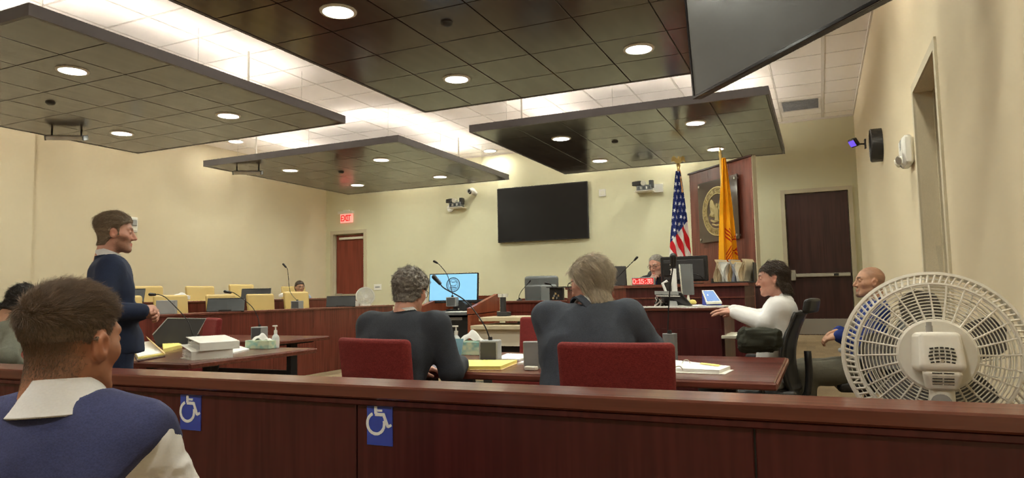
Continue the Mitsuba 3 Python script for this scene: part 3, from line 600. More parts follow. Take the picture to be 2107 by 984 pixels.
for a in (.25, .95): part(k, 'lift_column', prism([(a - .06, .06), (a + .06, .06), (a + .06, .52), (a - .06, .52)], .28, .44), 'black_metal')
part(k, 'base', prism([(.05, 0), (1.15, 0), (1.15, .06), (.05, .06)], .06, WL - .06), 'black_metal')
# monitor on the lectern
m = thing('monitor', 'lit monitor showing a pale blue picture with a dark round seal, standing on the lectern', 'monitor')
q0, q1, q2 = np.array((-4.537, 7.55, 1.113)), np.array((-3.925, 7.55, 1.124)), np.array((-3.879, 7.55, 1.446))
mw, mh = q1[0] - q0[0] + .05, q2[2] - q1[2] + .05; mc = np.array(((q0[0] + q2[0]) / 2 + .0, 7.55, (q1[2] + q2[2]) / 2)); mn = np.array((.12, -1, .10)); Rm = frame_from(mn)
part(m, 'housing', xf(cbox(mw, mh, .035, .006), Rm, mc + Rm @ (0, -.01, -.02)), 'black_plastic')
mat('screen_blue', (.1, .2, .25), .3)
q = part(m, 'screen', xf(cbox(mw - .025, mh - .045, .002), Rm, mc + Rm @ (0, 0, -.001)), 'screen_blue', label='glowing pale blue screen'); scene[q]['emitter'] = emit((.085, .20, .29))
mat('screen_ink', (.03, .05, .07), .5)
em = [tube([(r_ * math.cos(a), r_ * math.sin(a), 0) for a in np.linspace(0, 2 * np.pi, 40, endpoint=False)], .0016 * (3 if r_ > .075 else 1.5), 4, True) for r_ in (.088, .064)]
for i in range(28):
    a = i / 28 * 2 * math.pi; em.append(mv(cbox(.006, .010, .001), (.076 * math.cos(a), .076 * math.sin(a), 0), rz=math.degrees(a) - 90))
part(m, 'seal_ring', xf(cat(em), Rm, mc + Rm @ (.0, .03, .002)), 'screen_ink')
wing = Polygon([(0, .005), (-.012, .035), (-.03, .045), (-.05, .03), (-.045, 0), (-.03, -.02), (-.015, -.01)])
sealp = union_all([wing, affinity.scale(wing, -1, 1, origin=(0, 0)), Point(0, .03).buffer(.01), Polygon([(-.012, .03), (.012, .03), (.018, -.02), (-.018, -.02)]), Polygon([(-.045, -.03), (.045, -.03), (.035, -.045), (-.035, -.045)])])
part(m, 'seal_eagle', xf(extrude(sealp.difference(sealp.buffer(-.006)), .001), Rm, mc + Rm @ (0, .03, .0015)), 'screen_ink')
part(m, 'stand', xf(cbox(.22, .18, .02, .004), np.eye(3), (mc[0], 7.65, .997)), 'black_plastic'); part(m, 'stand_neck', box(mc[0] - .03, mc[0] + .03, 7.60, 7.64, 1.0, mc[2]), 'black_plastic')
mic((-4.109, 7.35, 1.047), (.125, .125, .115), [(-4.119, 7.36, 1.23), (-4.177, 7.36, 1.422), (-4.272, 7.36, 1.544), (-4.315, 7.34, 1.587), (-4.344, 7.32, 1.606)], 'gooseneck microphone on a dark cube standing on the lectern before the lit monitor', .014)
k = thing('document_camera', 'dark grey document camera lying on the lectern right of the microphone cube', 'document camera'); c = np.array((-4.021, 7.5, 1.06)); c[2] = .985
part(k, 'body', cat([xf(cyl((0, -.09, .06), (0, .09, .06), .06, 24), np.eye(3), c), mv(cbox(.12, .18, .06, .01), c + [0, 0, .03])]), 'dark_plastic', 40); part(k, 'knob', cyl(c + [-.035, -.096, .03], c + [-.035, -.09, .03], .008, 10), 'white_plastic')
c = np.array((-3.931, 7.8, 1.076)); c[2] = 1.0
part(k, 'arm', mv(cbox(.24, .05, .05, .01), c + [0, 0, .10]), 'grille_grey'); part(k, 'arm_post', mv(cbox(.06, .05, .10, .008), c + [-.06, 0, .045]), 'grille_grey')
single('paper_sheet', 'white papers lying on the lectern under the document camera', 'paper', prism([(.10, .9855), (.34, .9855), (.34, .992), (.10, .992)], .06, .34), 'paper')
single('paper_sheet', 'white sheet standing at the left side of the lit monitor', 'paper', mv(cbox(.035, .02, .26, .002), (-4.578, 7.5, 1.182)), 'paper')

# ================================================================ pale desk, witness stand, bench
mat('laminate_beige', (.56, .48, .33), .5); mat('laminate_pale', (.66, .60, .48), .5)
k = thing('reporter_desk', 'pale beige laminate two-tier desk in front of the witness stand', 'desk')
part(k, 'upper_top', box(-3.55, -2.45, 6.95, 7.5, .885, .93, .006), 'laminate_beige'); part(k, 'upper_back', box(-3.10, -2.45, 7.02, 7.48, .80, .885), 'black_plastic', label='dark gap under the top')
part(k, 'lower_top', box(-3.58, -2.45, 6.80, 7.5, .80, .845, .005), 'laminate_beige'); part(k, 'front_panel', box(-3.55, -2.48, 6.86, 6.90, .62, .80), 'laminate_pale')
part(k, 'base', box(-3.5, -2.5, 6.95, 7.4, .0, .62), 'black_plastic')
k = thing('witness_stand', 'cherry wood witness stand with a low front and grey leather chair behind', 'witness stand')
WY = 8.75
part(k, 'front_panel', box(-4.05, -2.95, WY, WY + .05, .43, 1.055), 'wood_cherry'); part(k, 'front_rail', box(-4.08, -2.95, WY - .012, WY + .05, .93, .945, .003), 'wood_cherry')
part(k, 'ledge', box(-4.10, -2.93, WY - .03, WY + .28, 1.055, 1.085, .005), 'wood_cherry_top'); part(k, 'side_panel', box(-4.06, -4.01, WY + .05, 10.6, .43, 1.06), 'wood_cherry')
part(k, 'back_ledge', box(-4.6, -3.4, 10.55, 10.62, .43, 1.10), 'wood_cherry')
struct('floor_witness', box(-4.1, -2.97, WY + .05, 10.79, 0, .429), 'carpet', 'raised floor of the witness stand')
# bench
k = thing('judge_bench', 'large dark cherry wood judge bench in front of the flags', 'bench')
def wall_seg(a, b, z0, z1, t=.05):
    a, b = np.array(a), np.array(b); d = (b - a) / np.linalg.norm(b - a); nn = np.array((-d[1], d[0])) * t
    return trimesh.convex.convex_hull(np.array([(*p_, z) for p_ in (a, b, a + nn, b + nn) for z in (z0, z1)]))
BP = [(-3.02, 8.45), (-2.78, 8.0), (-2.30, 7.75), (-1.95, 7.35), (-1.05, 7.0), (-.68, 7.0), (-.68, 8.1)]
for i, (a, b) in enumerate(zip(BP[:-1], BP[1:])):
    part(k, 'lower_panel', wall_seg(a, b, 0, 1.12), 'wood_cherry' if i < 3 else 'wood_rail')
    a2 = np.array(a) + (0, .02); b2 = np.array(b) + (0, .02)
    part(k, 'upper_panel', wall_seg(a2, b2, 1.12, 1.225), 'wood_cherry' if i < 3 else 'wood_rail'); part(k, 'seam_moulding', wall_seg(np.array(a) - (0, .012), np.array(b) - (0, .012), 1.108, 1.12, .03), 'wood_cherry_top')
top = Polygon(BP[:-1] + [(-.66, 7.0), (-.66, 7.75), (-1.1, 7.75), (-1.9, 8.0), (-2.3, 8.3), (-2.7, 8.6)]).buffer(.02, join_style=2)
tm = extrude(top, .03); tm.apply_translation((0, 0, 1.225)); part(k, 'top', tm, 'wood_cherry_top')
struct('floor_dais', extrude(Polygon([(-2.95, 8.55), (-2.3, 7.85), (-1.0, 7.1), (-.74, 7.1), (-.97, 10.79), (-2.95, 10.79)]), .43), 'carpet', 'raised floor behind the judge bench')
single('dais_wall', 'dark wood half wall between the bench and the dark door', 'half wall', cat([box(-.74, -.46, 8.9, 8.95, 0, 1.21), box(-.74, -.44, 8.88, 8.99, 1.21, 1.235, .004)]), 'door_dark')
k = thing('clerk_desk', 'dark cherry wood clerk desk with a tall front in front of the bench', 'desk')
CY = 5.75
part(k, 'front_panel', box(-2.0, -.75, CY, CY + .04, 0, .875, .001), 'wood_rail'); part(k, 'upper_panel', box(-2.0, -.75, CY, CY + .04, .88, 1.025, .001), 'wood_rail')
part(k, 'ledge', box(-2.02, -.72, CY - .02, CY + .30, 1.025, 1.05, .004), 'wood_cherry_top'); part(k, 'side_panel', box(-.73, -.75, CY + .04, 6.5, 0, 1.02), 'wood_rail')
part(k, 'worktop', box(-.69, -.42, CY - .1, 6.5, .90, .925, .004), 'wood_rail') if False else part(k, 'worktop', box(-2.0, -.79, CY + .04, 6.5, .74, .77), 'wood_cherry_top')
part(k, 'keyboard_tray', box(-.75, -.50, CY - .02, CY + .45, .80, .825, .004), 'cream_plastic', label='pale pull-out tray')
# ================================================================ papers, binders and bottles on the tables
TZ = .75
def slab(quad, h, z=TZ, b=0.0): return mv(extrude(Polygon(quad), h), (0, 0, z + .0006))
def paper(quad, label, m='paper', h=.004, z=TZ, name='paper_sheet', cat_='paper'):
    q_ = [q[:2] for q in quad]; k = thing(name, label, cat_); part(k, 'sheets', slab(q_, h, z), m); return k
k = paper([(-1.925, 3.616, 0.75), (-1.733, 3.665, 0.75), (-1.793, 4.041, 0.75), (-2.123, 3.962, 0.75)], 'yellow legal pad on the right table beside the sleeve of the curly grey-haired man', 'paper_yellow', .022, name='legal_pad', cat_='notepad')
part(k, 'backing_board', slab([q[:2] for q in ((-1.908, 3.607, 0.75), (-1.722, 3.655, 0.75), (-1.781, 4.029, 0.75), (-1.992, 3.994, 0.75))], .004), 'paper_tan')
paper([(-2.018, 4.179, 0.75), (-1.837, 4.172, 0.75), (-1.867, 4.53, 0.75), (-2.102, 4.556, 0.75)], 'white sheets of paper on the right table beyond the yellow pad', h=.012)
paper([(-1.758, 3.96, 0.75), (-1.656, 4.166, 0.75), (-1.788, 4.547, 0.75), (-1.825, 4.394, 0.75)], 'loose white papers at the left elbow of the man in glasses', h=.010)
k = thing('pen', 'red and white pen lying beside the grey microphone cube', 'pen'); a, b = np.array((-2.101, 4.056, 0.757)), np.array((-1.979, 4.084, 0.757))
part(k, 'barrel', cyl(a, a + (b - a) * .45, .006, 10), 'pen_red'); part(k, 'cap', cyl(a + (b - a) * .72, b, .0065, 10), 'pen_red'); part(k, 'grip', cyl(a + (b - a) * .45, a + (b - a) * .72, .0055, 10), 'white_plastic')
mat('pen_red', (.55, .03, .02), .35)
single('eraser_block', 'small cream block on the table under the papers by the man in glasses', 'block', mv(cbox(.075, .04, .022, .004), (-1.554, 3.702, 0.762), rz=-8), 'cream_plastic')
single('tablet_stand', 'thin grey tablet standing on its edge at the left arm of the man in glasses', 'tablet', mv(cbox(.02, .2, .17, .004), np.array((-1.53, 3.788, 0.83)), rz=-70, ry=14), 'mid_grey')
k = thing('open_binder', 'open ring binder with white pages on the right end of the right table', 'binder')
bq = [(-0.7777, 3.766, 0.75), (-0.48, 3.756, 0.75), (-0.4595, 3.966, 0.75), (-0.8633, 4.234, 0.75)]
part(k, 'cover', slab([q[:2] for q in bq], .004), 'white_plastic')
part(k, 'pages', slab([q[:2] for q in ((-0.7843, 3.813, 0.755), (-0.511, 3.77, 0.755), (-0.4798, 3.988, 0.755), (-0.8675, 4.271, 0.755))], .018, .754), 'paper')
part(k, 'page_marker', slab([q[:2] for q in ((-0.6517, 4.033, 0.77), (-0.5368, 3.932, 0.77), (-0.5347, 3.996, 0.77), (-0.6494, 4.088, 0.77))], .003, .774), 'paper_yellow')
for u in (1392, 1410): 
    c = np.array({1392: (-0.7134, 3.719, 0.77), 1410: (-0.7341, 4.067, 0.77)}[u]); part(k, 'ring', tube([(c[0] + .02 * math.cos(a), c[1] + .01 * math.cos(a), c[2] + .024 * math.sin(a)) for a in np.linspace(0, math.pi, 12)], .0025, 6), 'steel')
def sanitizer(c, label, liquid):
    k = thing('sanitizer_bottle', label, 'bottle'); c = np.array(c); c[2] = TZ + .001
    part(k, 'bottle', lathe([(0, 0), (.031, .001), (.033, .01), (.033, .085), (.028, .105), (.014, .122), (.012, .13), (0, .13)], 28, c), 'bottle_clear', 40)
    part(k, 'label_band', lathe([(.0336, .02), (.0338, .02), (.0338, .07), (.0336, .07)], 28, c), liquid, 40, label='printed label')
    part(k, 'pump_collar', cyl(c + [0, 0, .128], c + [0, 0, .158], .015, 16), 'white_plastic', 40)
    part(k, 'pump_head', cat([cyl(c + [0, 0, .155], c + [0, 0, .192], .006, 10), box(c[0] - .034, c[0] + .018, c[1] - .01, c[1] + .01, c[2] + .188, c[2] + .20, .004)]), 'white_plastic')
mat('bottle_clear', (.62, .66, .66), .12, specular=.6); mat('label_blue', (.10, .20, .62), .4)
sanitizer((-2.641, 4.778, 0.75), 'clear pump bottle with a blue label on the right table, before the lectern', 'label_blue')
sanitizer((-4.456, 4.745, 0.75), 'clear pump bottle with a white label on the left table beside the teal tissue box', 'white_plastic')
tissue_box(np.array((-2.374, 4.538, 0.75)), (.25, .12, .10), 'teal tissue box on the right table behind the microphone cube')
tissue_box(np.array((-4.551, 4.675, 0.75)), (.25, .13, .075), 'teal tissue box on the left table beside the pump bottle', rz=6)
# left table
def binder(c, rz, w, d, h, label, tilt):
    k = thing('ring_binder', label, 'binder'); M = lambda m_: mv(m_, c, rz=rz)
    part(k, 'spine', M(box(w / 2 - .004, w / 2, -d / 2, d / 2, 0, h)), 'white_plastic', label='white spine')
    part(k, 'bottom_cover', M(box(-w / 2, w / 2, -d / 2, d / 2, 0, .004)), 'white_plastic')
    part(k, 'top_cover', M(mv(box(-w, 0, -d / 2, d / 2, -.004, 0), (w / 2, 0, h), ry=-tilt)), 'white_plastic')
    for i in range(5): part(k, 'page_block', M(mv(box(-w * .92, -.02, -d / 2 + .008, d / 2 - .008, -.005, .0), (w / 2, 0, .012 + i * (h - .02) / 6), ry=-tilt * i / 6)), 'paper')
    for s in (-.08, 0, .08): part(k, 'ring', M(tube([(w / 2 - .03 + .022 * math.cos(a), s, .025 + .022 * math.sin(a)) for a in np.linspace(0, 2 * np.pi, 14, endpoint=False)], .002, 5, True)), 'steel')
c1 = np.array((-4.277, 3.81, 0.75)); binder((c1[0] - .02, c1[1] + .04, TZ + .001), -24, .27, .30, .062, 'lower of the two white ring binders stacked on the left table', -9)
binder((c1[0] + .01, c1[1] + .07, TZ + .066), -20, .27, .30, .058, 'upper of the two white ring binders stacked on the left table', -8)
paper([(-4.239, 3.936, 0.75), (-4.52, 4.502, 0.75), (-5.355, 5.079, 0.75), (-5.072, 4.658, 0.75)], 'white paper on the left table right of the stacked binders', h=.012)
k = thing('file_folder', 'open dark folder with white pages and yellow pad beside the standing man', 'folder')
fq = [(-4.575, 3.482, 0.75), (-4.719, 3.831, 0.75), (-5.769, 4.586, 0.75), (-5.645, 4.231, 0.75)]
part(k, 'cover', slab([q[:2] for q in fq], .008), 'door_dark'); part(k, 'yellow_pad', slab([q[:2] for q in ((-4.69, 3.573, 0.76), (-4.783, 3.874, 0.76), (-5.902, 4.67, 0.76), (-5.786, 4.347, 0.76))], .012, .758), 'paper_yellow')
part(k, 'white_page', slab([q[:2] for q in ((-4.724, 3.598, 0.775), (-4.853, 3.907, 0.775), (-6.357, 4.977, 0.775), (-6.168, 4.612, 0.775))], .004, .771), 'paper')
part(k, 'flap', trimesh.convex.convex_hull(np.array([(-4.786, 3.867, 0.772), (-6.841, 5.319, 0.772), (-5.866, 4.55, 0.8567), (-4.94, 4, 0.7733), (-4.648, 3.777, 0.775)])), 'paper_tan')
paper([(-5.124, 4.14, 0.75), (-5.434, 4.591, 0.75), (-5.991, 4.973, 0.75), (-5.884, 4.742, 0.75)], 'yellow legal pad on the left table between folder and laptop', 'paper_yellow', .03, name='legal_pad', cat_='notepad')
k = thing('laptop', 'large dark grey laptop seen from behind on the left table', 'laptop')
Bl, Br = np.array((-5.813, 4.62, 0.765)), np.array((-5.592, 4.841, 0.765)); Tl, Tr = np.array((-5.767, 4.7, 1.02)), np.array((-5.415, 4.84, 1.009))
nn = np.cross(Br - Bl, Tl - Bl); nn /= np.linalg.norm(nn); nn *= np.sign(nn[1])
def on_lid(q): return CAM + (q - CAM) * (((Bl - CAM) @ nn) / ((q - CAM) @ nn))
L3 = on_lid(np.array((-5.844, 4.6, 0.8674))); Tr = on_lid(Tr)
part(k, 'lid', trimesh.convex.convex_hull(np.array([q + nn * s for q in (Bl, Br, Tr, Tl, L3) for s in (0, .012)])), 'dark_plastic', label='dark grey lid')
part(k, 'lid_rim', tube([L3, Tl, Tr, Br], .006, 6), 'mid_grey')
part(k, 'base', trimesh.convex.convex_hull(np.array([(q[0] + o[0], q[1] + o[1], z) for q in (Bl, Br) for o in ((0, 0), (-.05, .24)) for z in (TZ + .001, TZ + .018)])), 'dark_plastic')

# ================================================================ seal panel with glass plaque
pr, pl = np.array((-.77, 9.6)), np.array((-1.774, 10.7)); pd = (pl - pr) / np.linalg.norm(pl - pr); PLN = np.linalg.norm(pl - pr)
pn = np.array((-pd[1], pd[0])); pn = pn if pn[1] < 0 else -pn
Rp = frame_from((pn[0], pn[1], 0)); PC = np.array(((pr[0] + pl[0]) / 2, (pr[1] + pl[1]) / 2, 0))
def onp(s, z, out=0.0): q = pr + pd * s + pn * out; return np.array((q[0], q[1], z))
k = thing('wood_partition', 'tall reddish wood panel behind the flags carrying the round gold seal', 'wall panel')
def pbox(s0, s1, z0, z1, o0, o1, bev=.0): return xf(cbox(s1 - s0, z1 - z0, o1 - o0, bev), Rp, onp((s0 + s1) / 2, (z0 + z1) / 2, (o0 + o1) / 2))
for a, b in ((0, .50), (.50, 1.0), (1.0, PLN)): part(k, 'veneer_board', pbox(a + .0015, b - .0015, ZR + .001, 2.96, -.03, 0), 'wood_panel')
mat('wood_panel', woodfn((.105, .028, .02), (.20, .058, .038)), .38, specular=.45)
part(k, 'top_cap', pbox(-.02, PLN + .02, 2.96, 2.985, -.06, .02, .003), 'door_dark'); part(k, 'edge_post', pbox(-.02, 0, ZR + .001, 2.98, -.06, .0, .003), 'door_frame', label='pale end post')
part(k, 'frame_back', pbox(0, PLN, ZR + .001, 2.95, -.06, -.03), 'wood_rail')
# glass plaque
SC, SZ = .735, 2.31                      # centre along the panel, height
g = thing('seal_plaque', 'dark glass plaque with the round gold state seal, mounted on the wood panel', 'plaque')
part(g, 'glass', pbox(SC - .47, SC + .47, SZ - .43, SZ + .46, .035, .045), 'plaque_glass')
mat('plaque_glass', (.085, .062, .048), .10, specular=.55, clearcoat=.6)
for s in (-.43, .43):
    for z in (-.38, .41): part(g, 'standoff', xf(cyl((0, 0, 0), (0, 0, .06), .018, 16), Rp, onp(SC + s, SZ + z, 0)), 'steel')
O = onp(SC, SZ, .0455)
ringp = Point(0, 0).buffer(.355, 48).difference(Point(0, 0).buffer(.338, 48)).union(Point(0, 0).buffer(.262, 48).difference(Point(0, 0).buffer(.250, 48)))
part(g, 'gold_ring', xf(extrude(ringp, .012), Rp, O), 'gold_seal')
part(g, 'gold_band', xf(extrude(Point(0, 0).buffer(.338, 48).difference(Point(0, 0).buffer(.262, 48)), .004), Rp, O), 'gold_dark')
mat('gold_dark', (.30, .22, .10), .45, metallic=.5)
LT = []
def arc_text(s, a0, a1, flip=False):
    n = len(s)
    for i, ch in enumerate(s):
        if ch == ' ': continue
        a = math.radians(a0 + (a1 - a0) * (i + .5) / n); r_ = .300
        m_ = text(ch, .052, .012, True); LT.append(mv(m_, (r_ * math.cos(a), r_ * math.sin(a), .002), rz=math.degrees(a) + (90 if flip else -90)))
arc_text('GREAT SEAL OF THE STATE OF NEW MEXICO', 238, -58)
arc_text('1912', 254, 286, True)
for l_ in LT: part(g, 'letter', xf(l_, Rp, O), 'gold_seal')
for a in (248, 292): part(g, 'dot', xf(cyl((.3 * math.cos(math.radians(a)), .3 * math.sin(math.radians(a)), 0), (.3 * math.cos(math.radians(a)), .3 * math.sin(math.radians(a)), .01), .008, 10), Rp, O), 'gold_seal')
# eagle relief: spread wings with feather slits, body, head, tail, small shielded bird and ground scroll
def feather(x0, y0, L, w, a): return affinity.translate(affinity.rotate(Polygon([(0, 0), (w, L * .2), (w * .9, L * .8), (0, L), (-w * .7, L * .75), (-w * .6, L * .2)]), a, origin=(0, 0)), x0, y0)
EA = []
for sgn in (-1, 1):
    wg = union_all([Polygon([(0.02, .02), (.05, .09), (.085, .155), (.13, .185), (.155, .16), (.165, .09), (.15, .0), (.12, -.07), (.09, -.03), (.05, -.02)])])
    for i in range(5): wg = wg.difference(LineString([(.05 + i * .022, .02 + .012 * i), (.075 + i * .022, -.10 + .012 * i)]).buffer(.0025))
    wg = union_all([wg] + [feather(.07 + i * .018, -.0, .10 - .006 * i, .010, 180 + 12 * i - 10) for i in range(5)])
    EA.append(affinity.scale(wg, sgn, 1, origin=(0, 0)))
body_p = union_all([Point(0, .0).buffer(.05).union(affinity.scale(Point(0, -.02).buffer(.05), .8, 1.7)), affinity.translate(Point(0, 0).buffer(.026), 0.012, .085), Polygon([(.03, .095), (.058, .083), (.03, .075)]), Polygon([(-.035, -.07), (.035, -.07), (.055, -.135), (-.055, -.135)])])
part(g, 'eagle_wings', xf(extrude(union_all(EA), .014), Rp, O), 'gold_seal'); part(g, 'eagle_body', xf(extrude(body_p, .022), Rp, O), 'gold_seal')
part(g, 'ground_scroll', xf(extrude(union_all([LineString([(-.15, -.12), (-.08, -.145), (.02, -.135), (.10, -.15), (.16, -.125)]).buffer(.014), LineString([(-.12, -.175), (-.04, -.20), (.05, -.2), (.13, -.17)]).buffer(.011)]), .012), Rp, O), 'gold_seal')

# ================================================================ flags
def flag_cloth(x, y, zt, zb, wt, wb, folds, rot, hoff, depth, skew=0.0, n=70, m=90):
    """cloth hanging from a pole: returns mesh and (fly, hoist) in metres per vertex"""
    ax = np.array((.913, .408)); bx = np.array((-.408, .913)); G = np.zeros((m, n, 3)); UV = np.zeros((m, n, 2)); ca, sa = math.cos(rot), math.sin(rot)
    for a in range(m):
        v = a / (m - 1); w = wt + (wb - wt) * (v ** .8); z = zt + (zb - zt) * v
        for b in range(n):
            s = b / (n - 1) - .5
            off = w * (s + skew * v) + .018 * v * math.sin(2 * math.pi * folds * s + 1.0) * .5
            dep = depth * (.25 + .75 * v) * math.cos(2 * math.pi * folds * s + .6 + .5 * v) + .015 * math.sin(7 * v + 5 * s) * v
            q = np.array((x, y)) + ax * off + bx * dep; G[a, b] = (q[0], q[1], z + .012 * math.sin(2 * math.pi * folds * s) * v)
            p_, D = s * w * 1.9, v * (zt - zb); UV[a, b] = (D * ca + p_ * sa, p_ * ca - D * sa + hoff)
    return sheet(G), UV.reshape(-1, 2)
def star5(x, y, r):
    ang = dr.atan2(x, y); rad = dr.sqrt(x * x + y * y); sec = 2 * math.pi / 5
    a = ang - sec * dr.floor(ang / sec + .5); a = dr.abs(a)
    px, py = rad * dr.cos(a), rad * dr.sin(a)          # point at (r,0), notch at .38 r, 36 deg
    nx, ny = .38 * math.cos(math.pi / 5) * r, .38 * math.sin(math.pi / 5) * r
    return (px - r) * (-ny) * -1 * -1 + 0 * py, px, py, nx, ny
def usfn(p, n, uv):
    f, h = uv.x, uv.y
    sp = .088; row = dr.floor(h / sp); fx = f / (sp * 1.35) + .5 * (row - 2 * dr.floor(row / 2)); lx = (fx - dr.floor(fx) - .5) * sp * 1.35; ly = (h / sp - row - .5) * sp
    rad = dr.sqrt(lx * lx + ly * ly); ang = dr.atan2(ly, lx) + .55; sec = 2 * math.pi / 5; a = dr.abs(ang - sec * dr.floor(ang / sec + .5))
    R = .040; r2 = .38 * R; lim = R * r2 * math.sin(math.pi / 5) / (r2 * dr.sin(dr.maximum(math.pi / 5 - a, 0)) + R * dr.sin(a))
    star = dr.select(rad < lim, 1.0, 0.0)
    canton = dr.select((f < .74) & (h < .34), 1.0, 0.0)
    st = dr.floor((h + 2.0) / .098); red = st - 2 * dr.floor(st / 2)
    c = mix((.78, .75, .72), (.55, .022, .03), red)
    return mix(c, mix((.018, .028, .14), (.85, .85, .85), star), canton)
mat('flag_stripes', proc(usfn), .8, sheen=.2, specular=.15)
ZC0, ZC1 = .13, 1.165
def ziafn(p, n, uv):
    x, y = uv.x, uv.y; rad = dr.sqrt(x * x + y * y)
    ring = dr.select((rad < .085) & (rad > .066), 1.0, 0.0); ink = ring
    for a, b in ((x, y), (y, x)):
        aa, bb = dr.abs(a), dr.abs(b); bar = mi.Float(0.0)
        for o, L in ((.018, .30), (.054, .235)): bar = dr.maximum(bar, dr.select((dr.abs(bb - o) < .0095) & (aa > .082) & (aa < L), 1.0, 0.0))
        ink = dr.maximum(ink, bar)
    return mix((.80, .36, .012), (.46, .03, .012), ink)
mat('flag_sun', proc(ziafn), .75, sheen=.2, specular=.15)
def flagpole(x, y, ztop, k):
    part(k, 'pole', cyl((x, y, ZR + .05), (x, y, ztop), .014, 14), 'brass', 40); part(k, 'stand', lathe([(0, 0), (.13, 0), (.12, .03), (.03, .06), (.02, .2), (0, .2)], 28, (x, y, ZR + .001)), 'brass', 40)
fx, fy = -1.842, 10.2
k = thing('striped_flag', 'United States flag hanging folded on a pole with a gold eagle, left of the seal', 'flag'); flagpole(fx, fy, 3.0, k)
m_, uv_ = flag_cloth(fx + .005, fy - .085, 2.94, 1.30, .06, .36, 2.4, math.radians(33), .30, .05, -.06); part(k, 'cloth', m_, 'flag_stripes', True, uv=uv_, label='stars and stripes cloth')
G_ = [cyl((fx, fy, 2.98), (fx, fy, 3.03), .022, 14), trimesh.creation.icosphere(2, .03).apply_translation((fx, fy, 3.04))]
EP = union_all([affinity.scale(Polygon([(0, 0), (.03, .05), (.07, .075), (.095, .05), (.10, -.02), (.08, .0), (.06, -.005), (.035, -.03), (.01, -.04)]), s, 1, origin=(0, 0)) for s in (-1, 1)] + [affinity.scale(Point(0, 0).buffer(.025), 1, 1.8), Point(.008, .055).buffer(.016), Polygon([(.018, .062), (.036, .052), (.018, .046)])])
e_ = extrude(EP, .018); e_.apply_translation((0, 0, -.009)); part(k, 'eagle_finial', cat(G_ + [xf(e_, frame_from((.41, -.91, 0)), (fx, fy, 3.105))]), 'brass', label='gold eagle finial')
part(k, 'gold_cord', cat([tube(bez([(fx + .02, fy - .03, 2.96), (fx + .035, fy - .05, 2.85), (fx + .05, fy - .05, 2.70), (fx + .055, fy - .05, 2.62)], 14), .012, 8), cyl((fx, fy, 2.88), (fx, fy, 2.97), .03, 12, .018)]), 'cord_gold', True, label='gold cord')
mat('cord_gold', (.68, .34, .10), .7)
fx, fy = -1.142, 9.4
k = thing('sun_flag', 'yellow flag with a red sun symbol hanging on a pole in front of the seal', 'flag'); flagpole(fx, fy, 2.98, k)
part(k, 'finial', cat([cyl((fx, fy, 2.96), (fx, fy, 3.0), .02, 12), lathe([(0, 0), (.012, .0), (.022, .03), (.0, .10)], 16, (fx, fy, 3.0))]), 'brass', 40)
m_, uv_ = flag_cloth(fx + .045, fy, 2.94, 1.10, .05, .30, 2.2, 0.0, 0, .05, .03)
D_ = uv_[:, 0] * 1.0; P_ = uv_[:, 1].copy()      # rot 0: fly = drop, hoist = across
qx, qy = P_ - .16, D_ - 1.16; c45 = math.sqrt(.5); zuv = np.stack([(qx + qy) * c45, (qx - qy) * c45], 1)
part(k, 'cloth', m_, 'flag_sun', True, uv=zuv, label='yellow cloth with red sun rays')

# ================================================================ equipment on the bench and the clerk desk
BZ = 1.255
k = thing('led_clock', 'red digital counter with glowing numerals standing on the front of the judge bench', 'digital clock')
a, b = np.array((-1.893, 7.45, 1.236)), np.array((-1.661, 7.45, 1.247)); cw = (b - a)[0] + .02; cx, cy_ = (a[0] + b[0]) / 2, 7.45
part(k, 'case', box(cx - cw / 2, cx + cw / 2, cy_, cy_ + .06, BZ, BZ + .085, .004), 'mid_grey'); q = part(k, 'display', box(cx - cw / 2 + .008, cx + cw / 2 - .012, cy_ - .002, cy_, BZ + .008, BZ + .076), 'red_letter'); scene[q]['emitter'] = emit((.05, .001, .0015))
for i, ch in enumerate('0:15:38'):
    q = part(k, 'digit', xf(mv(text(ch, .050, .002, True), ((i - 3) * cw / 8.2, 0, 0)), frame_from(BK), (cx - .005, cy_ - .0022, BZ + .042)), 'red_letter'); scene[q]['emitter'] = emit((1.7, .16, .13))
k = thing('bench_monitor', 'dark monitor turned away on the bench, left of the judge', 'monitor'); c = np.array((-2.216, 7.95, 1.358))
part(k, 'panel', mv(cbox(.27, .04, .26, .008), c + [-.02, 0, .0], rz=28, rx=-8), 'dark_plastic'); part(k, 'screen_rim', mv(cbox(.275, .012, .265, .004), c + [-.02, .026, .003], rz=28, rx=-8), 'black_plastic'); part(k, 'stand', mv(cbox(.16, .16, .02, .004), (c[0], c[1] + .03, BZ + .011), rz=28), 'dark_plastic')
part(k, 'stand_neck', cyl((c[0], c[1] + .03, BZ), (c[0], c[1] + .02, c[2]), .02, 12), 'dark_plastic')
mic((-2.15, 7.62, 1.25), (.09, .09, .012), [(-2.119, 7.6, 1.329), (-2.007, 7.55, 1.43), (-1.874, 7.5, 1.538), (-1.841, 7.48, 1.563)], 'grey gooseneck microphone on the bench pointing at the judge', .013)
k = thing('bench_monitor', 'large black monitor seen from behind on the bench in front of the judge', 'monitor')
a, b = np.array((-1.555, 7.35, 1.271)), np.array((-1.064, 7.35, 1.538)); mc2 = np.array(((a[0] + b[0]) / 2, 7.35, (a[2] + b[2]) / 2 + .012)); w2, h2 = b[0] - a[0], b[2] - a[2]
part(k, 'housing', mv(cbox(w2, .03, h2, .008), mc2, rx=4), 'black_plastic'); part(k, 'rear_cover', mv(cbox(w2 * .86, .02, h2 * .8, .006), mc2 + [0, -.022, -.01], rx=4), 'dark_plastic')
part(k, 'port_block', mv(cbox(.07, .03, .14, .004), mc2 + [-w2 * .36, -.035, .0], rx=4), 'black_plastic')
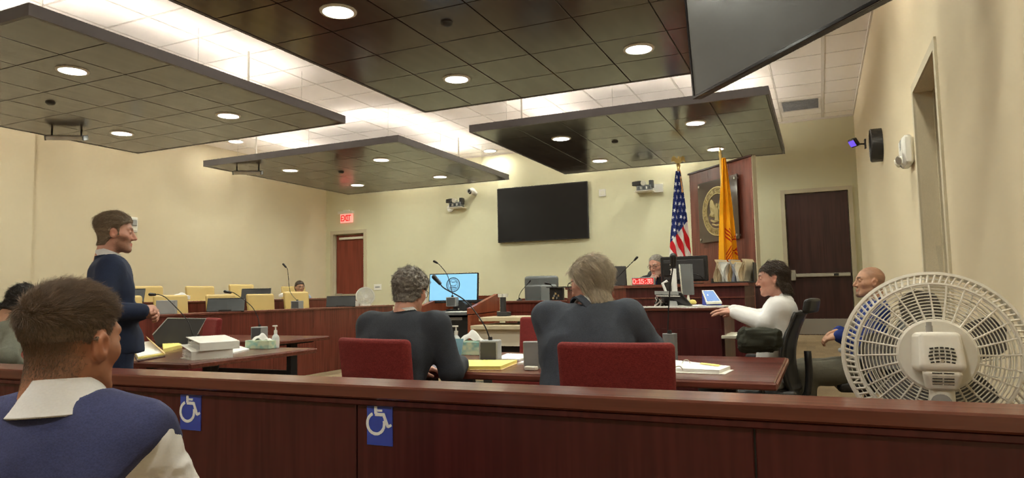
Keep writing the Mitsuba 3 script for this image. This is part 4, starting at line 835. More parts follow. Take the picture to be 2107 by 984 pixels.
for i in range(6): part(k, 'port', mv(cbox(.02, .01, .012, .001), mc2 + [-w2 * .29, -.036, .07 - i * .025], rx=4), 'white_plastic' if i % 2 else 'dark_plastic')
part(k, 'stand', cat([cyl((mc2[0] + .06, 7.33, BZ), (mc2[0] + .06, 7.34, mc2[2]), .03, 14), box(mc2[0] - .06, mc2[0] + .18, 7.25, 7.45, BZ, BZ + .012)]), 'black_plastic')
part(k, 'cable', tube(bez([mc2 + [.02, -.04, -.10], mc2 + [.09, -.06, -.06], mc2 + [.17, -.05, -.08], mc2 + [.2, -.03, -.12]], 14), .006, 6), 'black_plastic')
# folders hanging in a rack on the right end of the bench
k = thing('folder_rack', 'black tray holding the row of upright folders on the right end of the bench', 'rack'); fa, fb = np.array((-0.9633, 7.25, 1.271)), np.array((-0.6522, 7.25, 1.274))
part(k, 'tray', cat([box(fa[0] - .04, fb[0] + .06, 7.10, 7.42, BZ, BZ + .012), box(fa[0] - .04, fa[0] - .03, 7.10, 7.42, BZ, BZ + .05), box(fb[0] + .05, fb[0] + .06, 7.10, 7.42, BZ, BZ + .20)]), 'black_plastic')
n_f = 9; tones = ['paper_tan2', 'paper_tan2', 'paper', 'paper', 'paper_tan', 'paper_blue', 'paper', 'paper_tan2', 'paper_tan2']
mat('paper_tan2', (.74, .64, .46), .8, specular=.15); mat('paper_blue', (.42, .45, .55), .8, specular=.15)
descr = ['first tan', 'second tan', 'first white', 'second white', 'darker tan', 'bluish', 'white', 'tan', 'last tan']
for i in range(n_f):
    x = fa[0] + .005 + (fb[0] - fa[0]) * (i + .5) / n_f; ph = i * 1.7
    kk = thing('paper_folder', f'{descr[i]} curled upright folder, number {i + 1} from the left in the bench tray', 'folder')
    for j in range(2):
        G = np.zeros((12, 6, 3))
        for a in range(12):
            v = a / 11
            for b in range(6):
                G[a, b] = (x + .014 * j + .07 * (b / 5 - .5) + .022 * math.sin(v * 2.6 + ph) * v - .012 * math.sin(v * 5 + ph), 7.14 + .24 * b / 5, BZ + .014 + v * (.205 + .02 * math.sin(ph)) )
        part(kk, 'leaf', sheet(G, .006), tones[i], True)
# clerk desk equipment
DZ = 1.05
k = thing('touch_monitor', 'tilted dark touch screen with a pale top edge on the clerk desk', 'monitor')
tl, tr, br, bl = np.array((-1.283, 5.78, 1.179)), np.array((-1.084, 5.78, 1.172)), np.array((-0.9931, 5.8, 1.054)), np.array((-1.283, 6.05, 1.05))
tl2, tr2 = tl + [.0, .25, .0], tr + [0, .25, 0]
part(k, 'panel', trimesh.convex.convex_hull(np.array([tl + [.02, .02, 0], tr + [0, .02, 0], tl + [.02, .05, 0], tr + [0, .05, 0], br, br + [0, .04, 0], bl + [.03, 0, 0], bl + [.03, .04, 0]])), 'dark_plastic')
part(k, 'top_edge', trimesh.convex.convex_hull(np.array([q + [0, o, z] for q in (tl, tr) for o in (0, .10) for z in (-.018, .012)])), 'mid_grey', label='pale grey top edge'); part(k, 'lower_lip', trimesh.convex.convex_hull(np.array([q + [.01, o, z - .032] for q in (tl, tr) for o in (0, .05) for z in (0, .008)])), 'paper')
part(k, 'side_bezel', trimesh.convex.convex_hull(np.array([tr + [0, -.005, 0], tr + [.02, -.005, 0], br + [0, -.005, 0], br + [.02, -.005, 0], tr + [.02, .03, 0], br + [.02, .03, 0], tr + [0, .03, 0], br + [0, .03, 0]])), 'black_plastic')
part(k, 'stand', trimesh.convex.convex_hull(np.array([(-1.161, 5.76, 1.052), (-1.085, 5.76, 1.052), (-1.101, 5.77, 1.104), (-1.161, 5.77, 1.109), (-1.157, 5.9, 1.048)])), 'mid_grey')
k = thing('monitor', 'slim tall monitor seen nearly edge-on on the clerk desk', 'monitor')
q0, q1, q2, q3 = np.array((-1.131, 6.15, 1.423)), np.array((-1.017, 6, 1.415)), np.array((-1.011, 6, 1.152)), np.array((-1.116, 6.15, 1.152))
part(k, 'back_shell', trimesh.convex.convex_hull(np.array([q + [s, .0, 0] for q in (q0, q1, q2, q3) for s in (0, .02)])), 'grey_plastic'); part(k, 'front_rim', trimesh.convex.convex_hull(np.array([q + [s, .03, 0] for q in (q0, q3) for s in (-.012, .004)] + [q + [s, .0, 0] for q in (q0, q3) for s in (-.012, .004)])), 'cream_plastic')
sb = np.array((-1.06, 6.05, 1.056)); part(k, 'stand', cat([trimesh.convex.convex_hull(np.array([sb + [-.02, 0, -.0], sb + [.03, 0, 0], sb + [.0, .02, .10], sb + [.012, .02, .10], sb + [.0, .05, 0]])), box(sb[0] - .06, sb[0] + .08, 5.95, 6.2, DZ - .28, DZ - .27) if False else box(sb[0] - .05, sb[0] + .07, 5.95, 6.04, DZ, DZ + .01)]), 'cream_plastic')
single('display_stand', 'pale upright strip of a monitor stand behind the tilted touch screen', 'stand', trimesh.convex.convex_hull(np.array([(-1.183, 6, 1.184), (-1.133, 6, 1.183), (-1.138, 6, 1.381), (-1.184, 6, 1.382), (-1.191, 6.04, 1.184), (-1.141, 6.04, 1.183), (-1.146, 6.04, 1.382), (-1.192, 6.04, 1.384)])), 'paper')
k = thing('desk_calendar', 'small white-framed black easel card standing behind the tilted touch screen', 'easel card')
part(k, 'frame', tube([(-1.224, 5.95, 1.185), (-1.25, 5.95, 1.257), (-1.214, 5.98, 1.277)], .012, 4), 'paper'); part(k, 'card', trimesh.convex.convex_hull(np.array([(-1.223, 5.97, 1.189), (-1.246, 5.97, 1.257), (-1.182, 5.99, 1.277), (-1.181, 5.99, 1.189), (-1.225, 6, 1.194), (-1.187, 6, 1.193)])), 'black_plastic')
k = thing('desk_phone', 'white desk phone with a blue lit screen on the clerk desk', 'phone')
s0, s1, s2, s3 = np.array((-0.9164, 6, 1.183)), np.array((-0.8362, 6, 1.182)), np.array((-0.7657, 5.86, 1.102)), np.array((-0.867, 5.86, 1.099))
nn = np.cross(s1 - s0, s3 - s0); nn /= np.linalg.norm(nn); nn = nn if nn[1] < 0 else -nn; cs = (s0 + s1 + s2 + s3) / 4
big = [cs + (q - cs) * 1.22 for q in (s0, s1, s2, s3)]
part(k, 'body', trimesh.convex.convex_hull(np.array([q + nn * s for q in big for s in (-.001, -.02)])), 'white_plastic'); q = part(k, 'screen', trimesh.convex.convex_hull(np.array([p_ + nn * s for p_ in (s0, s1, s2, s3) for s in (.0, .002)])), 'screen_blue', label='blue lit screen'); scene[q]['emitter'] = emit((.03, .045, .17))
for i in range(4): 
    q = part(k, 'screen_icon', trimesh.convex.convex_hull(np.array([s0 + (s1 - s0) * (.25 + .2 * i + o[0]) + (s3 - s0) * (.35 + .15 * (i % 2) + o[1]) + nn * z for o in ((0, 0), (.1, 0), (.1, .15), (0, .15)) for z in (.002, .003)])), 'white_plastic'); scene[q]['emitter'] = emit((.16, .15, .25))
part(k, 'wedge', trimesh.convex.convex_hull(np.array([big[0] + nn * -.02, big[1] + nn * -.02, (big[2][0], big[2][1] + .05, DZ + .001), (big[3][0], big[3][1] + .05, DZ + .001), (big[0][0], big[0][1], DZ + .001), (big[1][0], big[1][1], DZ + .001)])), 'sign_blue', label='blue side')
part(k, 'handset_base', box(-1.10, -.92, 5.82, 5.98, DZ, DZ + .02, .006), 'white_plastic')
paper([(-1.22, 5.73), (-.72, 5.74), (-.70, 5.95), (-1.15, 6.0)], 'stack of papers on the clerk desk in front of the blue-lit phone', h=.012, z=DZ)
paper([(-1.38, 5.72), (-1.16, 5.72), (-1.16, 5.78), (-1.38, 5.78)], 'white strip of paper on the edge of the clerk desk below the touch screen', h=.014, z=DZ)
single('banana', 'small yellow object beside the monitor stand on the clerk desk', 'fruit', tube(bez([(-1.03, 5.95, 1.083), (-1.001, 5.95, 1.095), (-0.969, 5.95, 1.082)], 10), np.array([.008, .014, .018, .02, .02, .02, .02, .018, .012, .006]), 10), 'paper_yellow', True)
k = thing('cable_tangle', 'tangle of black and white cables at the left end of the clerk desk', 'cables'); c = np.array((-1.25, 5.9, 1.078)); c[2] = DZ
for i in range(7):
    P_ = [c + np.array((RNG.uniform(-.06, .06), RNG.uniform(-.05, .05), RNG.uniform(.01, .09) * (1 if 0 < j < 4 else .15))) for j in range(5)]
    part(k, 'cable', tube(bez(P_, 22), .005, 6), 'white_plastic' if i % 3 == 0 else 'black_plastic', True)
# cups, lamp post at the witness stand
k = thing('cup_stack', 'stack of white cups on a dark dispenser at the left end of the witness stand', 'cups'); c = np.array((-3.405, 7.3, 1.075)); c[2] = .93
part(k, 'holder', cat([cyl(c, c + [0, 0, .22], .035, 16), box(c[0] - .06, c[0] + .08, c[1] - .05, c[1] + .05, c[2], c[2] + .05, .006)]), 'dark_plastic')
for i in (0, .06): part(k, 'cup', cyl(c + [i - .03, 0, .22], c + [i - .03, 0, .26], .03, 16, .034), 'white_plastic')
# witness chair and equipment
k = thing('leather_chair', 'grey leather high-back chair behind the witness stand', 'chair')
wx, wy = np.array((-3.738, 9.35, 1.211))[:2]; Wc = lambda m_: mv(m_, (wx, wy, 0), rz=18)
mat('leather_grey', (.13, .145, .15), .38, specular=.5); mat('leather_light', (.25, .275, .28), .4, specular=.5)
part(k, 'headrest', Wc(mv(bent(soft_box(.50, .10, .19, .045), .5, .04, .05), (0, .05, 1.345))), 'leather_grey', 40); 
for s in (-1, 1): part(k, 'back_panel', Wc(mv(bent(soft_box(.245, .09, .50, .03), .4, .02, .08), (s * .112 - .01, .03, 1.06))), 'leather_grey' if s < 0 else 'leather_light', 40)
part(k, 'seat', Wc(mv(soft_box(.5, .5, .12, .05), (0, -.25, .86))), 'leather_grey', 40); part(k, 'pedestal', Wc(cat([cyl((0, -.2, .44), (0, -.2, .8), .035), cyl((0, -.2, .432), (0, -.2, .47), .26, 24)])), 'black_metal')
k = thing('witness_monitor', 'black box with coloured cables on the witness stand, right of the grey chair', 'equipment'); c = np.array((-3.346, 8.95, 1.166))
part(k, 'body', box(c[0] - .10, c[0] + .10, 8.92, 8.98, 1.086, c[2] + .09, .006), 'black_plastic'); part(k, 'top_shelf', box(c[0] - .12, c[0] + .28, 8.85, 9.0, c[2] + .092, c[2] + .105), 'dark_plastic')
for i in range(5): part(k, 'plug', mv(cbox(.02, .03, .03, .003), (c[0] - .04 + .018 * i, 8.91, c[2] - .05 + .03 * (i % 3))), 'mid_grey' if i % 2 else 'paper_tan')
mic((-3.876, 8.86, 1.087), (.07, .07, .02), [(-3.882, 8.86, 1.148), (-3.827, 8.84, 1.229), (-3.711, 8.8, 1.328), (-3.673, 8.78, 1.361)], 'thin gooseneck microphone at the left of the grey witness chair', .010)
mic((-3.071, 8.4, 1.003), (.06, .06, .015), [(-3.134, 8.45, 1.097), (-3.172, 8.45, 1.206), (-3.219, 8.4, 1.302), (-3.274, 8.35, 1.316)], 'dark gooseneck microphone bending in front of the grey witness chair', .018)

# ================================================================ pedestal fan behind the rail
k = thing('pedestal_fan', 'large white pedestal fan standing just behind the rail at the right, seen from the back', 'fan')
FC = np.array((0.2998, 2.42, 0.9867)); fo = CAM - FC; fo = fo / np.linalg.norm(fo) + np.array((.10, .0, .02)); Rf = frame_from(fo)
mat('fan_white', (.70, .68, .61), .38, specular=.5); mat('fan_blade', (.10, .095, .095), .35); mat('fan_grey', (.30, .295, .285), .4)
F = lambda m_: xf(m_, Rf, FC)
def ring(r_, z_, t_, n=72): return tube([(r_ * math.cos(a), r_ * math.sin(a), z_) for a in np.linspace(0, 2 * np.pi, n, endpoint=False)], t_, 5, True)
RO = .248
part(k, 'outer_rim', F(cat([ring(RO, .0, .006), ring(RO - .004, .022, .0045), ring(RO - .036, .046, .0045), lathe([(RO - .006, -.03), (RO + .004, -.03), (RO + .005, .01), (RO - .003, .012), (RO - .006, -.03)], 72)])), 'fan_white', 40)
for a in np.linspace(0, 2 * np.pi, 84, endpoint=False):
    part(k, 'rim_tooth', F(mv(mv(cbox(.040, .0055, .006, .001), (0, 0, 0), ry=-38), ((RO - .020) * math.cos(a), (RO - .020) * math.sin(a), .034), rz=math.degrees(a)) if False else tube([((RO - .002) * math.cos(a), (RO - .002) * math.sin(a), .018), ((RO - .038) * math.cos(a + .05), (RO - .038) * math.sin(a + .05), .046)], .0036, 4)), 'fan_white')
def zr(r_): return .046 + .030 * ((RO - .036 - r_) / (RO - .036 - .098))
for i, a in enumerate(np.linspace(0, 2 * np.pi, 28, endpoint=False)):
    part(k, 'rear_rib', F(tube([(r_ * math.cos(a + .22 * (r_ - .1)), r_ * math.sin(a + .22 * (r_ - .1)), zr(r_)) for r_ in (.097, .13, .17, RO - .036)], (.0042, .003, .0026, .003), 5)), 'fan_white')
for i, r_ in enumerate(np.linspace(.110, .206, 11)): part(k, 'rear_ring', F(ring(r_, zr(r_) - .002, .0019)), 'fan_white')
for i, r_ in enumerate(np.linspace(.06, .240, 16)): part(k, 'front_ring', F(ring(r_, -.10 + .5 * r_ ** 2, .0016)), 'fan_white')
for i, a in enumerate(np.linspace(0, 2 * np.pi, 20, endpoint=False)): part(k, 'front_rib', F(tube([(r_ * math.cos(a + 1.6 * r_), r_ * math.sin(a + 1.6 * r_), -.102 + .5 * r_ ** 2) for r_ in (.05, .11, .18, .243)], .002, 4)), 'fan_white')
part(k, 'front_badge', F(cyl((0, 0, -.11), (0, 0, -.10), .055, 28)), 'fan_white', 40)
for i, a in enumerate((100, 22, -52, 236, 176)):
    n_, m2 = 14, 8; G = np.zeros((n_, m2, 3)); a0 = math.radians(a)
    for ii in range(n_):
        u = ii / (n_ - 1); r_ = .045 + .158 * u; half = (.022 + .036 * math.sin(min(u * 1.15, 1) * math.pi * .62)) * (1 if u < .86 else math.sqrt(max(0, 1 - ((u - .86) / .14) ** 2)) * .98 + .02)
        for jj in range(m2):
            s = jj / (m2 - 1) * 2 - 1; t_ = a0 + s * half / r_ * 1.0; G[ii, jj] = (r_ * math.cos(t_), r_ * math.sin(t_), -.015 + .020 * s)
    part(k, 'blade', F(sheet(G, .003)), 'fan_blade', 40)
part(k, 'blade_hub', F(cyl((0, 0, -.05), (0, 0, .03), .05, 28)), 'fan_blade', 40)
part(k, 'rear_disc', F(lathe([(0, .062), (.104, .062), (.106, .074), (.098, .084), (.085, .080), (0, .080)], 56)), 'fan_white', 40)
hs = m3.Manifold.batch_hull([m3.Manifold.sphere(.018, 24).translate((x, y, z)) for x, y, z in ((-.045, .048, .09), (.045, .048, .09), (-.05, -.03, .09), (.05, -.03, .09), (-.036, .045, .155), (.036, .045, .155), (-.040, -.03, .17), (.040, -.03, .17))])
part(k, 'motor_housing', F(unman(hs)), 'fan_white', 40)
lo = m3.Manifold.batch_hull([m3.Manifold.sphere(.014, 24).translate((x, y, z)) for x, y, z in ((-.03, -.04, .10), (.03, -.04, .10), (-.034, -.055, .165), (.034, -.055, .165), (-.026, -.085, .15), (.026, -.085, .15), (-.026, -.085, .10), (.026, -.085, .10))])
part(k, 'gear_housing', F(unman(lo)), 'fan_white', 40)
for i in range(5):
    y = .018 - i * .0095; L = .070 - .004 * abs(i - 2)
    for jx in range(5):
        x0 = -L / 2 + jx * L / 5 + .0012; yy = y - .35 * ((x0 + L / 10) ** 2) * 12
        part(k, 'vent_slot', F(mv(cbox(L / 5 - .0035, .0042, .004), (x0 + L / 10, yy, .1865 - .0008 * i * 0 + (.0 if i > 0 else -.002)), rz=-(x0 + L / 10) * 480)), 'black_plastic')
for i in range(5):
    for sx in (-1, 1): part(k, 'vent_slot', F(mv(cbox(.024, .0032, .004), (sx * .014, -.052 - i * .0075, .178 - (.004 if i == 4 else 0) - .0022 * i))), 'black_plastic')
part(k, 'screw', F(cyl((0, -.018, .186), (0, -.018, .1895), .0045, 12)), 'steel')
part(k, 'oscillation_knob', F(cat([cyl((-.02, .062, .13), (-.02, .082, .13), .009, 14), cyl((-.02, .072, .13), (-.02, .092, .13), .007, 14)])), 'fan_grey', 40, label='grey oscillation knob')
nk = FC + Rf @ (0, -.10, .12); part(k, 'neck', cat([tube([FC + Rf @ (0, -.07, .125), nk, nk + [0, 0, -.06], nk + [0, 0, -.16]], (.026, .032, .034, .034), 16)]), 'fan_white', 40)
part(k, 'tilt_disc', xf(cyl((0, 0, 0), (0, 0, .012), .026, 24), Rf, nk + Rf @ (-.006, -.035, .026)), 'fan_grey', 40, label='grey tilt disc')
part(k, 'pole', cyl((nk[0], nk[1], .04), (nk[0], nk[1], nk[2] - .12), .016, 16), 'fan_white', 40); part(k, 'base', lathe([(0, 0), (.20, 0), (.20, .015), (.05, .04), (.025, .06), (0, .06)], 36, (nk[0], nk[1] + .0, 0.001)), 'fan_white', 40)
# ================================================================ people: smooth distance-field figures
def rc(p, a, b, ra, rb=None):
    a, b = np.asarray(a, np.float32), np.asarray(b, np.float32); rb = ra if rb is None else rb; ba = b - a; L = float(ba @ ba) + 1e-9
    t = np.clip(((p - a) @ ba) / L, 0, 1); return np.linalg.norm(p - a - t[..., None] * ba, axis=-1) - (ra + (rb - ra) * t)
def ell(p, c, r):
    q = (p - np.asarray(c, np.float32)) / np.asarray(r, np.float32); k0 = np.linalg.norm(q, axis=-1); k1 = np.linalg.norm(q / np.asarray(r, np.float32), axis=-1) + 1e-9; return k0 * (k0 - 1) / k1
def smin(a, b, k):
    h = np.maximum(k - np.abs(a - b), 0) / k; return np.minimum(a, b) - h * h * k * .25
def smax(a, b, k): return -smin(-a, -b, k)
def nets(f, lo, hi, h):
    """surface nets of f(points) < 0 on a grid of step h"""
    lo, hi = np.asarray(lo, float), np.asarray(hi, float); n = np.ceil((hi - lo) / h).astype(int) + 1
    ax = [np.arange(n[i], dtype=np.float32) * h + lo[i] for i in range(3)]
    P = np.stack(np.meshgrid(*ax, indexing='ij'), -1).astype(np.float32); D = f(P.reshape(-1, 3)).reshape(n).astype(np.float32)
    D[0], D[-1] = np.maximum(D[0], h * .5), np.maximum(D[-1], h * .5); D[:, 0] = np.maximum(D[:, 0], h * .5); D[:, -1] = np.maximum(D[:, -1], h * .5); D[:, :, 0] = np.maximum(D[:, :, 0], h * .5); D[:, :, -1] = np.maximum(D[:, :, -1], h * .5)
    I = D < 0; c = n - 1; acc = np.zeros((*c, 3), np.float32); cnt = np.zeros(c, np.float32)
    for ax_ in range(3):
        o1, o2 = [a for a in range(3) if a != ax_]
        for i in (0, 1):
            for j in (0, 1):
                s0 = [slice(0, c[0]), slice(0, c[1]), slice(0, c[2])]; s0[o1] = slice(i, i + c[o1]); s0[o2] = slice(j, j + c[o2]); s1 = list(s0); s1[ax_] = slice(1, 1 + c[ax_])
                a, b = D[tuple(s0)], D[tuple(s1)]; m = (a < 0) != (b < 0); t = np.where(m, a / np.where(m, a - b, 1), 0)
                acc[..., ax_] += np.where(m, t, 0); acc[..., o1] += m * i; acc[..., o2] += m * j; cnt += m
    act = cnt > 0; idx = -np.ones(c, np.int64); idx[act] = np.arange(act.sum()); cell = np.argwhere(act)
    V = (cell + acc[act] / cnt[act][:, None]) * h + lo; F = []
    for ax_ in range(3):
        o1, o2 = [(1, 2), (2, 0), (0, 1)][ax_]; s0 = [slice(1, c[0]), slice(1, c[1]), slice(1, c[2])]; s0[ax_] = slice(0, c[ax_]); s1 = list(s0); s1[ax_] = slice(1, c[ax_] + 1)
        a, b = I[tuple(s0)], I[tuple(s1)]; e = np.argwhere(a != b); e_ = e.copy(); e_[:, o1] += 1; e_[:, o2] += 1; fl = a[a != b]
        q = []
        for d1, d2 in ((0, 0), (1, 0), (1, 1), (0, 1)):
            k_ = e_.copy(); k_[:, o1] -= d1; k_[:, o2] -= d2; q.append(idx[k_[:, 0], k_[:, 1], k_[:, 2]])
        q = np.stack(q, 1); q[~fl] = q[~fl][:, ::-1]; F.append(q)
    Q = np.vstack(F); Q = Q[(Q >= 0).all(1)]; return trimesh.Trimesh(V, np.vstack([Q[:, [0, 1, 2]], Q[:, [0, 2, 3]]]), process=False)
def outward(m_):
    if m_.volume < 0: m_.invert()
    return m_
def relax(m_, it=4):
    F = m_.faces; e = np.unique(np.sort(np.vstack([F[:, [0, 1]], F[:, [1, 2]], F[:, [2, 0]]]), 1), axis=0); n_ = len(m_.vertices); deg = np.bincount(e.ravel(), minlength=n_).clip(1)[:, None]; v = m_.vertices.copy()
    for i in range(it * 2):
        s_ = np.stack([np.bincount(e[:, 0], v[e[:, 1], c], n_) + np.bincount(e[:, 1], v[e[:, 0], c], n_) for c in range(3)], 1) / deg; d = s_ - v; d[(np.linalg.norm(d, axis=1) > .05) | (deg[:, 0] < 2)] = 0; v = v + (.5 if i % 2 == 0 else -.52) * d
    m_.vertices = v; return m_

def head_sdf(q, o):
    """head in its own frame: x to its right, y out of the face, z up; about 0.235 tall"""
    q = q.copy(); q[:, 0] = np.abs(q[:, 0]); w = o.get('wide', 1.0); q[:, 0] /= w
    d = ell(q, (0, -.014, .034), (.075, .096, .085)); d = smin(d, ell(q, (0, .026, -.022), (.058, .066, .092)), .035)
    d = smin(d, rc(q, (.047, .004, -.056), (.018, .072, -.098), .017, .018), .035); d = smin(d, ell(q, (0, .076, -.098), (.022, .02, .018)), .02)
    d = smin(d, rc(q, (.046, .050, -.018), (.056, .005, -.010), .020, .018), .025)
    d = smin(d, rc(q, (.014, .086, .030), (.044, .070, .030), .009, .008), .014)
    d = smax(d, -ell(q, (.032, .098, .010), (.022, .020, .014)), .016)
    d = smin(d, ell(q, (.032, .0765, .009), (.0145, .0135, .0125)), .004); d = smax(d, -rc(q, (.0255, .0905, .0085), (.0385, .0895, .0095), o.get('lid', .0034), .0028), .002)
    n_ = o.get('nose', 1.0)
    d = smin(d, rc(q, (0, .088, .018), (0, .088 + .022 * n_, -.026), .008, .0125), .010); d = smin(d, ell(q, (.013, .094, -.031), (.010, .012, .009)), .006)
    d = smin(d, rc(q, (0, .093, -.0605), (.019, .083, -.063), .0065, .004), .006); d = smin(d, rc(q, (0, .091, -.0735), (.016, .082, -.072), .0075, .005), .007)
    d = smax(d, -rc(q, (0, .104, -.0665), (.024, .088, -.0675), .0028, .002), .003)
    e = ell(q, (.079, -.012, -.004), (.010, .019, .032)); e = smin(e, rc(q, (.082, -.026, .010), (.078, -.006, -.028), .006, .007), .008)
    e = smax(e, -ell(q, (.093, -.008, .0), (.012, .010, .017)), .006); d = smin(d, e, .008)
    d = smin(d, rc(q, (0, -.028, -.05), (0, -.045, -.20), .056 * o.get('neck', 1), .062 * o.get('neck', 1)), .03)
    return d * w
def hand_sdf(q, s, curl=.35, thumb=.4, spread=.06):
    """hand in its own frame: wrist at 0, fingers along +y, back of the hand +z; s=+1 thumb on -x"""
    q = q.copy(); q[:, 0] *= s; d = rc(q, (0, -.03, 0), (0, .01, 0), .026, .025); d = smin(d, ell(q, (0, .045, 0), (.040, .050, .015)), .02)
    for i, (x, L) in enumerate(((-.028, .072), (-.009, .080), (.011, .075), (.029, .060))):
        a = np.array((x, .082 - .004 * abs(i - 1), .0)); d = smin(d, rc(q, (x * .6, .02, 0), a, .013, .0105), .014); ang, sp = curl * .7, (i - 1.4) * spread
        for j, (f_, r0, r1) in enumerate(((.45, .0098, .009), (.31, .009, .0082), (.26, .0082, .0072))):
            b = a + L * f_ * np.array((math.sin(sp), math.cos(ang) * math.cos(sp), -math.sin(ang))); d = smin(d, rc(q, a, b, r0, r1), .006); a = b; ang += curl
    a = np.array((-.026, .018, -.006)); b = np.array((-.052, .050, -.016 - .02 * thumb)); c_ = np.array((-.056 + .02 * thumb, .080, -.024 - .03 * thumb))
    d = smin(d, rc(q, a, b, .0145, .0115), .016); d = smin(d, rc(q, b, c_, .011, .0088), .006); return d
def Rz(deg): return rotm((0, 0, 1), deg)
def headR(yaw, pitch=0, roll=0):
    """yaw: direction the face points, degrees from +x; pitch up positive; roll to its right"""
    return Rz(yaw - 90) @ rotm((1, 0, 0), pitch) @ rotm((0, 1, 0), roll)
def ik(S_, W_, l1, l2, pole):
    S_, W_ = np.array(S_, float), np.array(W_, float); d = W_ - S_; L = np.linalg.norm(d); d /= L; Lc = min(L, (l1 + l2) * .995); x = (l1 * l1 - l2 * l2 + Lc * Lc) / (2 * Lc); h_ = math.sqrt(max(l1 * l1 - x * x, 0)); pole = np.array(pole, float); pole -= d * (pole @ d); pole /= np.linalg.norm(pole) + 1e-9
    return S_ + d * x + pole * h_, S_ + d * Lc
def folds(m_, amp, freq, seed=0, stretch=(1, 1, 1)):
    v = m_.vertices; n_ = m_.vertex_normals; q = v * np.array(stretch) * freq; f = meshkit.fbm(q, 3, seed); r_ = 1 - np.abs(2 * meshkit.fbm(q * 1.3 + 7, 2, seed + 5) - 1)
    m_.vertices = v + n_ * (amp * ((f - .5) * 1.2 + (r_ - .7) * .9))[:, None]; return m_
SK = {'light': (.50, .275, .19), 'pink': (.52, .27, .20), 'tan': (.40, .215, .135), 'vest': (.36, .165, .095)}
for key_ in ('skin', 'hairc'): mat(key_, {'type': 'mesh_attribute', 'name': 'vertex_color'}, .48 if key_ == 'skin' else .5, specular=.35)
mat('eye_white', (.6, .58, .54), .2); mat('iris', (.05, .035, .025), .15); mat('lens_glass', (.5, .5, .5), .1)
def cloth_mat(key, c, rough=.8, sheen=.3, var=.25, f=300):
    mat(key, proc(lambda p, n, uv: mix(tuple(v * (1 - var) for v in c), tuple(v * (1 + var) for v in c), noise(p.x * f, p.y * f, p.z * f) * .6 + fbm(p.x * 25, p.y * 25, p.z * 25, 2) * .4)), rough, sheen=sheen, specular=.2)
cloth_mat('suit_navy', (.014, .022, .052)); cloth_mat('suit_charcoal', (.032, .037, .048)); cloth_mat('suit_grey', (.046, .055, .074)); cloth_mat('vest_navy', (.045, .052, .125), .9, .5, .3, 420)
cloth_mat('shirt_white', (.70, .70, .70), .8, .1, .05); cloth_mat('shirt_blue', (.012, .025, .14)); cloth_mat('robe_black', (.012, .012, .014)); cloth_mat('jacket_green', (.17, .18, .145)); cloth_mat('trouser_grey', (.085, .08, .062)); cloth_mat('trouser_black', (.012, .012, .013)); cloth_mat('shirt_pale', (.30, .33, .40))
mat('shoe', (.01, .009, .008), .3); mat('glass_frame', (.02, .018, .018), .3)
BODYPARTS = {}
def paint(v, Hd, R, o):
    """skin colours in the head's own frame: lips, brows, beard, stubble scalp"""
    q = (v - Hd) @ R; base = np.array(SK[o['skin']]); c = np.tile(base, (len(v), 1)); x = np.abs(q[:, 0])
    def blend(m_, col): 
        nonlocal c; m_ = np.clip(m_, 0, 1)[:, None]; c = c * (1 - m_) + np.array(col) * m_
    g = lambda cx, cy, cz, r: np.exp(-(((x - cx) / r) ** 2 + ((q[:, 1] - cy) / r) ** 2 + ((q[:, 2] - cz) / r) ** 2))
    blend(.35 * g(.045, .06, -.03, .03) + .4 * g(0, .105, -.03, .02) + .45 * g(.085, -.01, 0, .03), base * (1.05, .75, .7)); mottle = meshkit.fbm(v * 60, 2, 3); c *= (.93 + .14 * mottle)[:, None]
    if o.get('beard'):
        n_ = meshkit.fbm(q * 220, 2, 4); zt = o.get('beard_top', -.035); m_ = np.clip((zt + .02 * np.clip((x - .02) / .04, 0, 1) - q[:, 2]) / .012, 0, 1) * np.clip((q[:, 1] + .004 + .03 * (n_ - .5)) / .022, 0, 1) * np.clip((q[:, 2] + .125) / .015, 0, 1); m_ = m_ * (1 - g(0, .095, -.066, .016)) * (np.clip((.035 - x) / .008, 0, 1) if o['beard'] == 'goatee' else 1)
        blend(m_ * (.55 + .45 * n_) * o.get('beard_k', .85), o.get('beard_col', (.10, .055, .03)))
    lip = np.clip(1.3 - (x / .023) ** 2 - ((q[:, 2] + .067) / .0105) ** 2, 0, 1) * (q[:, 1] > .07); blend(lip * .7, base * (.95, .5, .5))
    br = np.clip(1.4 - ((x - .032) / .021) ** 2 - ((q[:, 2] - .034 - .10 * (x - .03)) / .006) ** 2, 0, 1) * (q[:, 1] > .05); blend(br * .85, o.get('brow', (.05, .03, .02)))
    eye = np.clip(1.2 - ((x - .032) / .013) ** 2 - ((q[:, 2] - .009) / .0055) ** 2, 0, 1) * (q[:, 1] > .07); blend(eye * .9, (.06, .04, .035))
    if 'scalp' in o: s_ = o['scalp'](q) if callable(o['scalp']) else o['scalp']; blend(s_, o['hair_col'])
    return c
def hair_region(q, o):
    x, y, z = np.abs(q[:, 0]), q[:, 1], q[:, 2]; front = o.get('front', .062); nape = o.get('nape', -.085)
    line = np.where(y > .0, np.interp(y, (-.0, .012, .028, .045, .07, .1), (.004, .014, .045, .060, front, front + .02)), np.interp(y, (-.12, -.05, -.03, -.005, .0), (nape, nape + .01, max(nape, -.05), max(nape, -.01), max(nape, .004))))
    if o.get('sideburn'): line = np.where((y > .0) & (y < .022), -.015, line)
    ear = ell(q * np.sign(np.array((1, 1, 1))) if False else np.stack([x, y, z], 1), (.082, -.008, -.004), (.022, .026, .040)); return np.minimum(z - line, ear * (1.0 if not o.get('over_ear') else 50))
